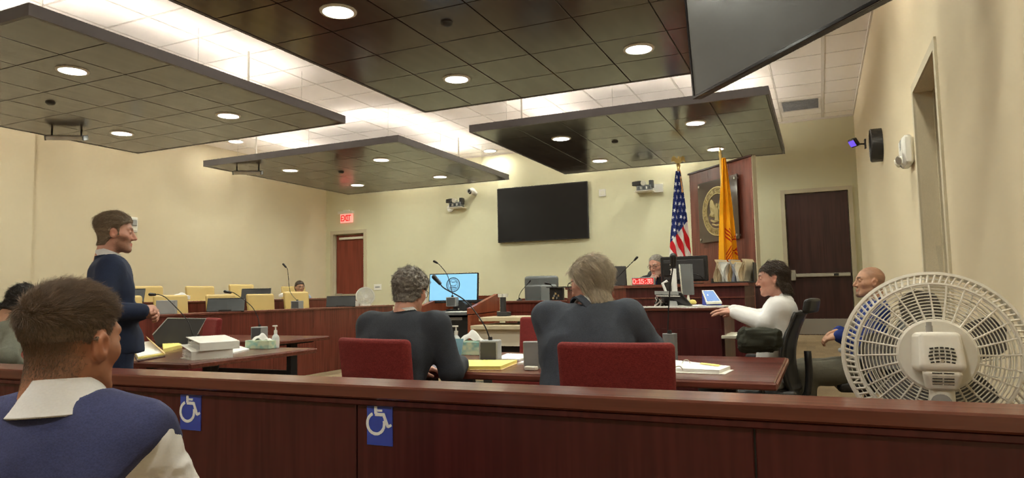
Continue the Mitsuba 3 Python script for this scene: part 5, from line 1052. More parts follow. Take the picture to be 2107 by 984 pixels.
def strands(P, N, D, L, w, col, k, name='strand_layer', label=None, seg=3, droop=0.0):
    """thin tapered three-sided hairs rooted at P, leaving along N*lift + D"""
    n_ = len(P); t = np.linspace(0, 1, seg + 1); V, F, C = [], [], []
    side = np.cross(D, N); side /= np.linalg.norm(side, axis=1, keepdims=True) + 1e-9; up = np.cross(side, D); up /= np.linalg.norm(up, axis=1, keepdims=True) + 1e-9
    for j, tt in enumerate(t):
        c0 = P + D * (L * tt)[:, None] + N * (L * .18 * tt * (1 - tt) * 2)[:, None]; c0[:, 2] -= droop * L * tt * tt; ww = (w * (1 - .85 * tt))[:, None] if np.ndim(w) else w * (1 - .85 * tt)
        for a in range(3): an = a * 2.0944; V.append(c0 + (side * math.cos(an) + up * math.sin(an)) * ww); C.append(col)
    V = np.stack(V, 1).reshape(-1, 3); C = np.stack(C, 1).reshape(-1, 3); m_ = 3 * (seg + 1); b = np.arange(n_)[:, None] * m_
    for j in range(seg):
        for a in range(3):
            a2 = (a + 1) % 3; F += [b + np.array([[j * 3 + a, j * 3 + a2, j * 3 + 3 + a2]]), b + np.array([[j * 3 + a, j * 3 + 3 + a2, j * 3 + 3 + a]])]
    q = part(k, name, trimesh.Trimesh(V, np.vstack(F), process=False), 'hairc', True, color=C); labels[q] = {'kind': 'stuff', **({'label': label} if label else {})}; return q
def hair(k, Hd, R, o, h=.0042):
    lo, hi = (-.105, -.135, -.15), (.105, .135, .155); T_ = o['thick']
    def f(q):
        s = hair_region(q, o); th_ = T_(q) if callable(T_) else T_; n1 = meshkit.fbm(q * np.array(o.get('streak', (90, 90, 90))), 2, 11); th_ = th_ * (.65 + .7 * n1) + o.get('lump', .0) * (meshkit.fbm(q * o.get('lumpf', 45.), 2, 5) - .5)
        return smax(head_sdf(q, o) - th_, -(s + .004), .012)
    m_ = outward(nets(f, lo, hi, h)); relax(m_, 2); q = m_.vertices.copy(); n_ = meshkit.fbm(q * np.array(o.get('streak', (90, 90, 90))) * 1.6, 3, 21)
    c = np.array(o['hair_col'])[None] * (1 - n_[:, None]) * 1.2 + np.array(o.get('hair_col2', o['hair_col']))[None] * n_[:, None]
    m_.vertices = q @ R.T + Hd; hk = part(k, 'hair', m_, 'hairc', True, color=c, label=o.get('hair_label'))
    if o.get('n', 0):
        rng = np.random.default_rng(5); t = trimesh.Trimesh(q, m_.faces, process=False); P, fi = trimesh.sample.sample_surface(t, o['n'], seed=3); N = t.face_normals[fi]; ok = hair_region(P, o) > -.002; P, N = P[ok], N[ok]
        D = o['flow'](P, N) + rng.normal(0, o.get('jit', .18), P.shape) + N * o.get('lift', .2); D /= np.linalg.norm(D, axis=1, keepdims=True); L = o['len'](P) * rng.uniform(.6, 1.2, len(P)); u = rng.random((len(P), 1))
        col = np.array(o['hair_col']) * (1 - u) + np.array(o.get('hair_col2', o['hair_col'])) * u; strands(P @ R.T + Hd, N @ R.T, D @ R.T, L, o.get('w', .0007), col, hk, droop=o.get('droop', 0))
    if o.get('fade'):
        rng = np.random.default_rng(8); t = outward(nets(lambda q_: head_sdf(q_, o), lo, hi, .006)); P, fi = trimesh.sample.sample_surface(t, o['fade'], seed=9); N = t.face_normals[fi]; of = {**o, 'nape': o['fade_nape'], 'sideburn': True}; s_ = hair_region(P, of); ok = (s_ > 0) & (rng.random(len(P)) < np.clip(s_ / .045, .03, 1)); P, N = P[ok], N[ok]
        D = flow_down(P, N) + rng.normal(0, .15, P.shape) + N * .35; D /= np.linalg.norm(D, axis=1, keepdims=True); u = rng.random((len(P), 1)); col = np.array(o['hair_col']) * (1 - u) + np.array(o['hair_col2']) * u
        strands(P @ R.T + Hd, N @ R.T, D @ R.T, (.0022 + .0035 * np.clip(s_[ok] / .06, 0, 1)) * rng.uniform(.6, 1.2, len(P)), .0005, col, hk, 'fade_layer')
    return hk
def spectacles(k, Hd, R, col='glass_frame', lens=True):
    q = [tube([(s * .033 + .0235 * math.cos(a), .099 - .004 * abs(math.cos(a)), .006 + .018 * math.sin(a)) for a in np.linspace(0, 2 * np.pi, 22, endpoint=False)], .0017, 6, True) for s in (-1, 1)] + [tube(bez([(-.010, .101, .010), (0, .105, .012), (.010, .101, .010)], 8), .0017)]
    g = part(k, 'spectacles', xf(cat(q), R, Hd), col, label='glasses')
    for s in (-1, 1): part(g, 'temple_arm', xf(tube([(s * .057, .096, .010), (s * .078, .07, .012), (s * .085, -.005, .016), (s * .083, -.028, .002)], .0018, 6), R, Hd), col)
def torso_fn(J, puff=0.0, wide=1.0, deep=1.0):
    """distance to the trunk: hips, waist, chest, shoulder yoke; flattened front to back"""
    B = J['B']; C0 = np.array(J['chest'], float)
    def f(p):
        q = (p - C0) @ B; q[:, 1] /= .70 * deep; loc = lambda X: ((np.array(X, float) - C0) @ B) / np.array((1, .70 * deep, 1)); H_, C_, N_ = loc(J['hip']), loc(J['chest']), loc(J['neck'])
        W2 = (H_ + C_) / 2; X = np.array((1.0, 0, 0)); d = rc(q, H_ - X * .085 * wide, H_ + X * .085 * wide, .108 + puff); d = smin(d, rc(q, W2 - X * .075 * wide, W2 + X * .075 * wide, .112 + puff), .10); d = smin(d, rc(q, C_ - X * .085 * wide, C_ + X * .085 * wide, .118 + puff), .10)
        for s_ in ('L', 'R'): d = smin(d, rc(q, N_ * .55 + C_ * .45, loc(J['sh' + s_]) * np.array((.92, 1, 1)), .085 + puff, .062 + puff), .07)
        d = smin(d, rc(q, N_ - (0, 0, .05), N_ + (0, 0, .012), .075 + puff * .5, .052), .06); return d
    return f
def arm_fn(J, r=(.056, .045, .034), sides='LR', cut_=None):
    def f(p):
        d = None
        for s in sides:
            a = rc(p, J['sh' + s], J['el' + s], r[0], r[1]); W_ = np.array(J['wr' + s]) if cut_ is None else np.array(J['el' + s]) + (np.array(J['wr' + s]) - J['el' + s]) * cut_; a = smin(a, rc(p, J['el' + s], W_, r[1] * 1.02, r[2]), .02); d = a if d is None else smin(d, a, .02)
        return d
    return f
def leg_fn(J, r=(.088, .066, .05)):
    def f(p):
        d = rc(p, np.array(J['hipL']), np.array(J['hipR']), .10)
        for s in 'LR': d = smin(d, rc(p, J['hip' + s], J['kn' + s], r[0], r[1]), .05); d = smin(d, rc(p, J['kn' + s], J['an' + s], r[1] * .98, r[2]), .03)
        return d
    return f
def bounds(*pts, pad=.14): P = np.array([np.array(q, float) for q in pts]); return P.min(0) - pad, P.max(0) + pad
def pose(head, yaw, lean=8.0, hip_h=.56, fac=None, sh_drop=.055, half=.185, neck_up=.165, knees=None, standing=False, side=0.0, headfwd=.035):
    """joints from the wanted head centre; yaw = where the chest points; lean forward in degrees"""
    B = Rz(yaw - 90); Hd = np.array(head, float); fw, rt = B @ (0, 1, 0), B @ (1, 0, 0); la = math.radians(lean); N = Hd - fw * headfwd - np.array((0, 0, neck_up)); Ls = (N[2] - hip_h) / max(math.cos(la), .3)
    hip = N - fw * Ls * math.sin(la) - np.array((0, 0, N[2] - hip_h)) + rt * side; ch = hip + (N - hip) * .66 - fw * .0; J = dict(B=B @ rotm((1, 0, 0), -lean), fw=fw, rt=rt, head=Hd, neck=N, hip=hip, chest=ch); upv = (N - hip) / np.linalg.norm(N - hip)
    for s, g in (('R', 1), ('L', -1)):
        J['sh' + s] = N + rt * g * half - upv * sh_drop; J['hip' + s] = hip + rt * g * .095
        if standing: J['kn' + s] = hip + rt * g * .10 + fw * .02 + np.array((0, 0, .50 - hip_h)); J['an' + s] = hip + rt * g * .105 - fw * .01 + np.array((0, 0, .09 - hip_h))
        else: J['kn' + s] = hip + rt * g * .12 + fw * .42 + np.array((0, 0, .50 - hip_h)); J['an' + s] = hip + rt * g * .12 + fw * .44 + np.array((0, 0, .09 - hip_h))
    return J
def set_arm(J, s, wrist, pole=None, l1=.30, l2=.265):
    pole = (J['rt'] * (.5 if s == 'R' else -.5) - J['fw'] * .5 - np.array((0, 0, 1.0))) if pole is None else pole; J['el' + s], J['wr' + s] = ik(J['sh' + s], wrist, l1, l2, pole)
def handR(J, s, fingers=None, back=(0, 0, 1)):
    y = np.array(J['wr' + s]) - J['el' + s] if fingers is None else np.array(fingers, float); y = y / np.linalg.norm(y); z = np.array(back, float); z = z - y * (z @ y); z /= np.linalg.norm(z); return np.stack([np.cross(y, z), y, z], 1)
def body(k, J, R, o, hands=(), hh=.0042):
    """one skin mesh: head and neck, the trunk and limbs under the clothes, and hands"""
    Hd = J['head']; hm = outward(nets(lambda q: head_sdf(q, o), (-.11, -.135, -.20), (.11, .14, .135), hh)); relax(hm, 1); hm.vertices = hm.vertices @ R.T + Hd; tf, af, lf = torso_fn(J, -.02), arm_fn(J, (.044, .036, .026)), leg_fn(J, (.072, .054, .04))
    lo, hi = bounds(*[J[n] for n in ('neck', 'hip', 'chest', 'shL', 'shR', 'elL', 'elR', 'wrL', 'wrR', 'knL', 'knR', 'anL', 'anR')])
    def f(p):
        d = smin(smin(tf(p), af(p), .04), lf(p), .05); return smin(d, rc(p, J['neck'] - (0, 0, .04), Hd - R @ np.array((0, .036, .08)), .055, .05), .03)
    bm = outward(nets(f, lo, hi, .022)); relax(bm, 2); parts = [hm, bm]
    for s, Rh, curl, th_ in hands:
        a = outward(nets(lambda q: hand_sdf(q, 1 if s == 'R' else -1, curl, th_), (-.085, -.06, -.11), (.085, .20, .06), .0042)); a.vertices = a.vertices @ Rh.T + np.array(J['wr' + s]); parts.append(a)
    try:
        M = man(parts[0])
        for q in parts[1:]: M = M + man(q)
        assert M.status() == m3.Error.NoError and M.num_tri() > 100; m_ = unman(M)
    except Exception: m_ = cat(parts)
    part(k, 'body', m_, 'skin', True, color=paint(m_.vertices, Hd, R, o))
    for s in (-1, 1):
        e_ = part(k, 'eye', trimesh.creation.icosphere(2, .0115).apply_translation(Hd + R @ np.array((s * .032 * o.get('wide', 1), .0762, .009))), 'eye_white', True); part(e_, 'iris', trimesh.creation.icosphere(2, .0060).apply_translation(Hd + R @ np.array((s * .032 * o.get('wide', 1), .0826, .009))), 'iris', True)
def garment(k, name, f, lo, hi, h, m, fold=(.006, 9.0), label=None, seed=0, stretch=(1, 1, .6), it=3):
    m_ = outward(nets(f, lo, hi, h)); relax(m_, it); folds(m_, fold[0], fold[1], seed, stretch); return part(k, name, m_, m, True, label=label)
def jacket(k, J, m, name='jacket', hem=None, puff=.012, wide=1.05, deep=1.05, r=(.068, .056, .044), h=.011, fold=(.008, 9), seed=0, label=None, skirt=.0, cut_=.93, neck_r=.066):
    tf, af = torso_fn(J, puff, wide, deep), arm_fn(J, r, 'LR', cut_); lo, hi = bounds(*[J[n] for n in ('neck', 'hip', 'chest', 'shL', 'shR', 'elL', 'elR', 'wrL', 'wrR')]); lo[2] -= skirt
    upn = (J['neck'] - J['hip']) / np.linalg.norm(J['neck'] - J['hip'])
    def f(p):
        d = smin(tf(p), af(p), .035)
        if skirt: d = smin(d, rc(p, J['hip'], J['hip'] - np.array((0, 0, skirt)), .15 + puff, .16 + puff) , .05)
        if hem: d = smax(d, hem - p[:, 2], .01)
        return smax(d, -rc(p, J['neck'] - upn * .02, J['neck'] + upn * .25, neck_r), .012)
    return garment(k, name, f, lo, hi, h, m, fold, label, seed)
def collar(k, J, R, m, name, r0=.066, r1=.078, top=.035, bot=-.03, open_=40, th=.004, tilt=12, label=None, fwd=0.0, n=40, ax=None):
    """a band round the neck: r0 at its top edge, r1 at its lower edge; open_ degrees left open in front"""
    N, fw, rt = J['neck'], J['fw'], J['rt']; ax = (J['head'] - R @ np.array((0, .035, .10))) - N if ax is None else np.array(ax, float); ax = ax / np.linalg.norm(ax); f2 = fw - ax * (fw @ ax); f2 /= np.linalg.norm(f2); r2 = np.cross(f2, ax); G = np.zeros((7, n, 3))
    for j, a in enumerate(np.radians(np.linspace(90 + open_ / 2, 450 - open_ / 2, n))):
        for i in range(7):
            v = i / 6; r_ = r0 + (r1 - r0) * v ** 1.3; z = top + (bot - top) * v; dr_ = math.sin(a); G[i, j] = N + (r2 * math.cos(a) + f2 * math.sin(a)) * r_ + ax * (z - .045 * max(dr_, -.3) * (tilt / 12.0)) + f2 * fwd
    return part(k, name, sheet(G, th), m, True, label=label)
def shoes(k, J):
    for s in 'LR':
        a = np.array(J['an' + s]); a[2] = .04; f = lambda p: smax(smin(rc(p, a - J['fw'] * .05, a + J['fw'] * .06, .042, .04), rc(p, a, a + J['fw'] * .17 - (0, 0, .008), .04, .03), .02), -(p[:, 2] - .004), .004)
        part(k, 'shoe', outward(nets(f, *bounds(a, a + J['fw'] * .2, pad=.07), .01)), 'shoe', True)
def trousers(k, J, m, r=(.098, .078, .064), h=.014, fold=(.010, 8), seed=3, label=None):
    lf = leg_fn(J, r); lo, hi = bounds(J['hipL'], J['hipR'], J['knL'], J['knR'], J['anL'], J['anR']); lo[2] = .05; return garment(k, 'trousers', lambda p: smax(lf(p), .06 - p[:, 2], .01), lo, hi, h, m, fold, label, seed)
def cuff(k, J, s, m='shirt_white', r=.036, L=.03):
    d = np.array(J['wr' + s]) - J['el' + s]; d /= np.linalg.norm(d); w = np.array(J['wr' + s]); part(k, 'shirt_cuff', cyl(w - d * .04, w - d * .04 + d * L, r, 20), m, 40, label='white shirt cuff')
def flow_back(P, N): D = np.tile(np.array((0, -1.0, -.35)), (len(P), 1)); D -= N * (D * N).sum(1)[:, None]; return D / (np.linalg.norm(D, axis=1, keepdims=True) + 1e-6)
def flow_comb(P, N): D = np.tile(np.array((0, -1.0, -1.0)), (len(P), 1)); D[:, 2] -= 2.0 * np.clip(.05 - P[:, 2], 0, .1) / .1; D -= N * (D * N).sum(1)[:, None]; return D / (np.linalg.norm(D, axis=1, keepdims=True) + 1e-6)
def flow_down(P, N): D = np.tile(np.array((0, -.35, -1.0)), (len(P), 1)); D -= N * (D * N).sum(1)[:, None]; return D / (np.linalg.norm(D, axis=1, keepdims=True) + 1e-6)
# ---------------------------------------------------------------- the man in the vest, close to the camera
k = thing('person', 'person with short brown hair in a navy vest and white shirt, seen from behind', 'person')
Hd = np.array((-1.48, 0.9711, 1.11)); J = pose(Hd + np.array((.022, .004, .0)), 108, 4, .56, half=.172, neck_up=.138, headfwd=.035); J['head'] = Hd
for s, g in (('R', 1), ('L', -1)): set_arm(J, s, J['hip'] + J['rt'] * g * .16 + J['fw'] * .38 + np.array((0, 0, .10)))
R = headR(103, -3, 2)
def top_mask(q): return smoothstep_np(.025, .085, q[:, 2] + .25 * np.clip(-q[:, 1] - .05, -.05, .05)) 
def smoothstep_np(a, b, x): t = np.clip((x - a) / (b - a), 0, 1); return t * t * (3 - 2 * t)
WH = np.array((-.030, -.088, .070))           # the crown whorl
def vflow(P, N):
    d = P - WH; d -= N * (d * N).sum(1)[:, None]; d /= np.linalg.norm(d, axis=1, keepdims=True) + 1e-6; sw = np.cross(N, d); fwd = np.tile(np.array((.1, 1.0, .1)), (len(P), 1)); dn = np.tile(np.array((0, -.1, -1.0)), (len(P), 1)); w = top_mask(P)[:, None]
    D = w * (d * .75 + sw * .35 + fwd * .55) + (1 - w) * (dn + d * .3); D -= N * (D * N).sum(1)[:, None]; return D / (np.linalg.norm(D, axis=1, keepdims=True) + 1e-6)
def vscalp(q): return np.clip(smoothstep_np(-.01, .06, hair_region(q, {**ov, 'nape': -.11, 'sideburn': True})) * (.50 + .38 * smoothstep_np(-.07, .02, q[:, 2])), 0, .9)
ov = dict(skin='vest', hair_col=(.055, .036, .024), hair_col2=(.185, .125, .085), front=.07, nape=.0, fade_nape=-.108, fade=26000, thick=lambda q: .0015 + .0015 * smoothstep_np(-.05, .02, q[:, 2]) + .009 * top_mask(q), lump=.003, n=13000, flow=vflow, jit=.22, lift=.45, len=lambda P: .006 + .017 * top_mask(P), w=.00062, scalp=vscalp, hair_label='short brown hair with a faded back and sides', wide=1.04, neck=1.05)
body(k, J, R, ov, (), .0034); hair(k, Hd, R, ov, .0034)
tf = torso_fn(J, .020, 1.06, 1.14); sh = arm_fn(J, (.060, .056, .050), 'LR', .25)
lo, hi = bounds(J['neck'], J['hip'], J['shL'], J['shR']); upn = J['neck'] - J['hip']; upn /= np.linalg.norm(upn)
sh2 = arm_fn(J, (.070, .066, .058), 'LR', .2)
def vest_f(p):
    d = smin(tf(p), sh2(p), .015); q = (p - J['neck']) @ J['B']; xx = np.abs(q[:, 0]); lim = .232 - .80 * np.clip(-q[:, 2] - .055, 0, .085); return smax(smax(d, xx - lim, .012), -rc(p, J['neck'] - upn * .02, J['neck'] + upn * .25, .080), .01)
vk = garment(k, 'vest', vest_f, lo, hi, .0085, 'vest_navy', (.0045, 11), 'navy knitted vest', 1)
lo2, hi2 = bounds(J['neck'], J['hip'], J['shL'], J['shR'], J['elL'], J['elR'])
tf2 = torso_fn(J, .004, 1.02, 1.03)
garment(k, 'shirt', lambda p: smax(smin(tf2(p), sh(p), .015), -rc(p, J['neck'], J['neck'] + upn * .25, .066), .01), lo2, hi2, .0085, 'shirt_white', (.018, 15), 'white shirt with creased sleeves', 2, (1, 1, .8), 2)
collar(k, J, R, 'shirt_white', 'shirt_collar', .067, .106, .056, -.016, 26, .005, 8, 'white folded shirt collar', ax=J['fw'] * .10 - J['rt'] * .06 + np.array((0, 0, 1.0)))
trousers(k, J, 'trouser_black'); shoes(k, J)
# chair under him (below the frame)
place('public_seat', 'dark seat under the man in the vest', 'chair', 'red', (J['hip'][0], J['hip'][1], 0), 20, None, ('backrest', 'back_bracket'))

# ---------------------------------------------------------------- stooping person at the left edge
k = thing('person', 'person with black hair stooping in a grey-green jacket at the left edge', 'person')
Hd = np.array((-5.05, 2.959, 1.181)); J = pose(Hd, 95, 42, .55, half=.18, neck_up=.13, headfwd=.11)
for s, g in (('R', 1), ('L', -1)): set_arm(J, s, J['hip'] + J['rt'] * g * .20 + J['fw'] * .42 + np.array((0, 0, .22)))
R = headR(95, -38)
ob = dict(skin='tan', hair_col=(.010, .008, .007), hair_col2=(.03, .024, .02), front=.06, nape=-.10, thick=.022, lump=.016, n=2500, flow=flow_back, len=lambda P: np.full(len(P), .03), w=.0012, over_ear=True, hair_label='black hair gathered up')
body(k, J, R, ob, ()); hair(k, Hd, R, ob); jacket(k, J, 'jacket_green', puff=.02, fold=(.012, 8), seed=4, label='grey-green jacket', neck_r=.05); collar(k, J, R, 'jacket_green', 'jacket_collar', .060, .085, .06, -.04, 40, .008, 6); trousers(k, J, 'trouser_black'); shoes(k, J)

# ---------------------------------------------------------------- the standing man
k = thing('person', 'bearded man standing at left in a navy suit, hands together, facing right', 'person')
Hd = np.array((-4.021, 2.888, 1.621)); J = pose(Hd, 56, -4, .93, half=.19, neck_up=.172, standing=True, headfwd=.03)
mid = np.array((-3.757, 2.96, 1.132))
set_arm(J, 'R', mid + J['rt'] * .035 - J['fw'] * .06, np.array((0, 0, -1.0)) + J['rt'] * .55 - J['fw'] * .35); set_arm(J, 'L', mid - J['rt'] * .05 - J['fw'] * .06 + np.array((0, 0, -.01)), np.array((0, 0, -1.0)) - J['rt'] * .55 - J['fw'] * .3)
R = headR(52, -4)
os_ = dict(skin='pink', hair_col=(.085, .058, .036), hair_col2=(.25, .185, .125), front=.072, nape=-.088, thick=lambda q: .007 + .012 * smoothstep_np(.02, .08, q[:, 2]), n=5000, flow=flow_back, jit=.15, lift=.08, len=lambda P: .012 + .02 * (P[:, 2] > .03), w=.0009, beard='full', beard_col=(.16, .085, .05), brow=(.14, .08, .05), sideburn=True, streak=(140, 25, 60), hair_label='brown hair combed back', beard_k=.8)
body(k, J, R, os_, (('R', handR(J, 'R', J['fw'] * .8 - J['rt'] * .5 + np.array((0, 0, .05)), J['rt'] * .8 + np.array((0, 0, .5))), .85, .7), ('L', handR(J, 'L', J['fw'] * .8 + J['rt'] * .5 + np.array((0, 0, -.05)), -J['rt'] * .8 + np.array((0, 0, .5))), .9, .7)))
hair(k, Hd, R, os_); jacket(k, J, 'suit_navy', puff=.016, wide=1.10, deep=1.34, skirt=.12, hem=.875, fold=(.006, 8), seed=6, label='navy suit jacket', r=(.072, .060, .048), cut_=.96)
collar(k, J, R, 'shirt_white', 'shirt_collar', .065, .076, .062, -.02, 30, .004, 10, 'white shirt collar'); collar(k, J, R, 'suit_navy', 'jacket_collar', .073, .098, .022, -.04, 60, .007, 12)
cuff(k, J, 'R'); cuff(k, J, 'L'); trousers(k, J, 'suit_navy', (.105, .082, .068)); shoes(k, J)

# ---------------------------------------------------------------- curly grey-haired man at the table
k = thing('person', 'grey curly-haired man from behind in a charcoal suit, leaning over the yellow pad', 'person')
Hd = np.array((-2.132, 3.33, 1.216)); J = pose(Hd, 96, 22, .56, half=.205, neck_up=.140, headfwd=.060, side=-.08)
J['elR'] = np.array((-1.855, 3.294, 0.7794)); J['wrR'] = np.array((-1.931, 3.544, 0.7968)); J['elL'] = np.array((-2.292, 3.165, 0.7679)); J['wrL'] = np.array((-2.17, 3.461, 0.7656))
R = headR(90, -16)
oc = dict(skin='pink', hair_col=(.06, .05, .042), hair_col2=(.30, .28, .25), front=.07, nape=-.082, thick=lambda q: .010 + .012 * smoothstep_np(-.04, .06, q[:, 2]), lump=.020, lumpf=62., n=5000, flow=lambda P, N: flow_down(P, N) + .9 * np.stack([np.sin(P[:, 2] * 160 + 3 * np.sin(P[:, 0] * 90)), np.cos(P[:, 0] * 150), np.sin(P[:, 0] * 130 + P[:, 2] * 60)], 1), jit=.35, lift=.35, len=lambda P: np.full(len(P), .016), w=.0010, hair_label='wavy salt-and-pepper hair', brow=(.12, .10, .09))
body(k, J, R, oc, (('R', handR(J, 'R', J['fw'] * .9 - J['rt'] * .35, (0, 0, 1)), .5, .5), ('L', handR(J, 'L', J['fw'] * .5 + J['rt'] * .8, (0, 0, 1)), .5, .5)))
hair(k, Hd, R, oc); jacket(k, J, 'suit_charcoal', puff=.02, wide=1.12, deep=1.15, fold=(.009, 8), seed=8, label='charcoal suit jacket', r=(.080, .066, .050))
collar(k, J, R, 'shirt_white', 'shirt_collar', .062, .072, .040, -.02, 40, .004, 10, 'white shirt collar'); collar(k, J, R, 'suit_charcoal', 'jacket_collar', .072, .098, .020, -.045, 60, .007, 12)
spectacles(k, Hd, R); cuff(k, J, 'R', r=.040); cuff(k, J, 'L', r=.040); trousers(k, J, 'suit_charcoal'); shoes(k, J)
w = np.array(J['wrR']); d = w - J['elR']; d /= np.linalg.norm(d)
single('phone', 'mobile phone with a lit blue screen held in front of the curly-haired man', 'phone', xf(cbox(.07, .145, .009, .003), frame_from((.2, -.75, .6)), np.array((-2.27, 4.12, 0.8349))), 'screen_blue')

# ---------------------------------------------------------------- man in glasses, longer grey-blond hair
k = thing('person', 'man in glasses with straight grey-blond hair, dark grey suit, in the red chair', 'person')
Hd = np.array((-1.08, 3.36, 1.239)); J = pose(Hd, 98, 22, .56, half=.205, neck_up=.125, headfwd=.06, sh_drop=.040)
J['elR'] = np.array((-0.7744, 3.371, 0.9198)); J['wrR'] = np.array((-0.8274, 3.643, 0.8031)); J['elL'] = np.array((-1.226, 3.216, 0.8778)); J['wrL'] = np.array((-1.286, 3.439, 0.7796))
R = headR(158, -14, 6)
og = dict(skin='pink', hair_col=(.22, .175, .12), hair_col2=(.62, .54, .42), front=.07, nape=-.125, thick=lambda q: .010 + .010 * smoothstep_np(-.10, .05, q[:, 2]) + .006 * (q[:, 1] < -.03), n=6000, flow=flow_comb, jit=.06, lift=-.02, len=lambda P: np.full(len(P), .050), w=.0013, droop=.1, streak=(170, 60, 14), hair_label='straight grey-blond hair combed back over the collar', brow=(.2, .17, .13))
body(k, J, R, og, (('R', handR(J, 'R', J['fw'], (0, 0, 1)), .5, .5), ('L', handR(J, 'L', J['fw'], (0, 0, 1)), .5, .5)))
hair(k, Hd, R, og); jacket(k, J, 'suit_grey', puff=.020, wide=1.12, deep=1.15, fold=(.012, 8), seed=12, label='dark grey suit jacket', r=(.072, .062, .052))
collar(k, J, R, 'shirt_white', 'shirt_collar', .060, .068, .030, -.02, 40, .004, 10, 'white shirt collar'); collar(k, J, R, 'suit_grey', 'jacket_collar', .074, .088, .004, -.032, 110, .008, 8)
spectacles(k, Hd, R); cuff(k, J, 'R', r=.040); trousers(k, J, 'suit_grey'); shoes(k, J)

# ---------------------------------------------------------------- the judge
k = thing('person', 'judge in a black robe and glasses behind the bench, resting chin on hand', 'person')
Hd = np.array((-1.685, 7.741, 1.473)); J = pose(Hd, 262, 14, .98, half=.19, neck_up=.165)
for s in 'LR': J['kn' + s][2], J['an' + s][2] = .92, .52
chin = Hd + headR(250, -14) @ np.array((.012, .100, -.085)); set_arm(J, 'R', chin + np.array((.0, -.02, -.10)), np.array((0, 0, -1.0)) + J['rt'] * .5); set_arm(J, 'L', J['chest'] + J['fw'] * .28 - J['rt'] * .0 + np.array((0, 0, -.10)))
R = headR(250, -14, 3)
oj = dict(skin='pink', hair_col=(.17, .15, .13), hair_col2=(.42, .40, .36), front=.088, nape=-.08, thick=.004, scalp=lambda q: .5 * np.clip(hair_region(q, dict(front=.08, nape=-.09)) / .02, 0, 1), n=2500, flow=flow_back, len=lambda P: np.full(len(P), .02), w=.0012, hair_label='thin grey hair', beard='full', beard_col=(.45, .40, .36), beard_k=.35, brow=(.25, .2, .17), jit=.12, lift=.1)
body(k, J, R, oj, (('R', handR(J, 'R', np.array((.0, .03, 1.0)) + R @ np.array((-.25, 0, 0)), R @ np.array((.1, 1, 0))), .9, .7), ('L', handR(J, 'L', J['rt'], (0, 0, 1)), .5, .5)))
hair(k, Hd, R, oj); jacket(k, J, 'robe_black', 'robe', puff=.035, wide=1.1, r=(.085, .08, .062), fold=(.014, 8), seed=3, label='black robe', cut_=.86)
collar(k, J, R, 'shirt_pale', 'shirt_collar', .062, .076, .040, -.03, 34, .004, 10, 'pale blue shirt collar'); part(k, 'necktie', trimesh.convex.convex_hull(np.array([J['neck'] + J['fw'] * .085 + J['rt'] * a + np.array((0, 0, b)) + J['fw'] * c_ for a, b in ((-.02, .0), (.02, .0), (-.03, -.12), (.03, -.12)) for c_ in (.02, .032)])), 'shirt_blue', label='blue necktie')
spectacles(k, Hd, R); cuff(k, J, 'R', 'shirt_pale', .045)
k2 = thing('leather_chair', 'black chair back behind the judge', 'chair'); q = J['hip'] - J['fw'] * .26; part(k2, 'backrest', mv(bent(soft_box(.5, .09, .62, .04), .5, .03, .1), (q[0], q[1], 1.12), rz=172), 'black_plastic', 40); part(k2, 'seat', mv(soft_box(.5, .5, .11, .04), (J['hip'][0], J['hip'][1], .825), rz=172), 'black_plastic', 40); part(k2, 'pedestal', cat([cyl((J['hip'][0], J['hip'][1], .47), (J['hip'][0], J['hip'][1], .8), .035), cyl((J['hip'][0], J['hip'][1], .432), (J['hip'][0], J['hip'][1], .47), .27, 24)]), 'black_metal')

# ---------------------------------------------------------------- office chairs
def office_chair(x, y, z, rz, label, pad_m='black_plastic', arm_m='dark_plastic', wing=True, lean_=.20):
    k = thing('office_chair', label, 'chair'); M = lambda m_: mv(m_, (x, y, z), rz=rz); n_ = 12; G = np.zeros((14, n_, 3))
    for a in range(14):
        v = a / 13; w = .20 + .05 * math.sin(min(v * 1.2, 1) * math.pi) - .03 * v
        for b in range(n_): u = b / (n_ - 1) * 2 - 1; G[a, b] = (u * w, -.24 - lean_ * v ** 1.5 + .06 * u * u + .05 * math.sin(v * 3.0), .50 + .52 * v)
    part(k, 'backrest', M(sheet(G, .025)), pad_m, True); ring_ = np.vstack([G[0], G[1:, -1], G[-1, -2::-1], G[-2:0:-1, 0]]); part(k, 'back_frame', M(tube(ring_, .014, 8, True)), 'black_plastic', True)
    if wing: part(k, 'headrest', M(mv(bent(soft_box(.36, .05, .10, .022), .36, .06, .2), (0, -.30 - lean_, 1.07))), pad_m, 40)
    part(k, 'seat', M(soft_box(.50, .48, .09, .04).apply_translation((0, 0, .455))), pad_m, 40); part(k, 'spine', M(tube(bez([(0, -.1, .38), (0, -.26, .42), (0, -.30, .56), (0, -.30, .75)], 12), .025, 10)), 'black_plastic', True)
    for s in (-1, 1):
        part(k, 'armrest', M(soft_box(.09, .27, .035, .016).apply_translation((s * .28, .02, .68))), arm_m, 40); part(k, 'arm_post', M(tube(bez([(s * .22, -.02, .43), (s * .285, -.02, .46), (s * .285, -.0, .66)], 10), .017, 8)), 'black_plastic', True)
    part(k, 'gas_column', M(cyl((0, 0, .10), (0, 0, .42), .028, 14)), 'black_metal', 40)
    for i in range(5):
        a = i * 1.2566 + .3; part(k, 'base_arm', M(tube([(.03 * math.cos(a), .03 * math.sin(a), .11), (.29 * math.cos(a), .29 * math.sin(a), .075)], (.024, .016), 8)), 'black_plastic', True)
        part(k, 'castor', M(mv(cyl((-.02, 0, 0), (.02, 0, 0), .027, 14), (.29 * math.cos(a), .29 * math.sin(a), .028), rz=math.degrees(a) + 40)), 'black_plastic', 40)
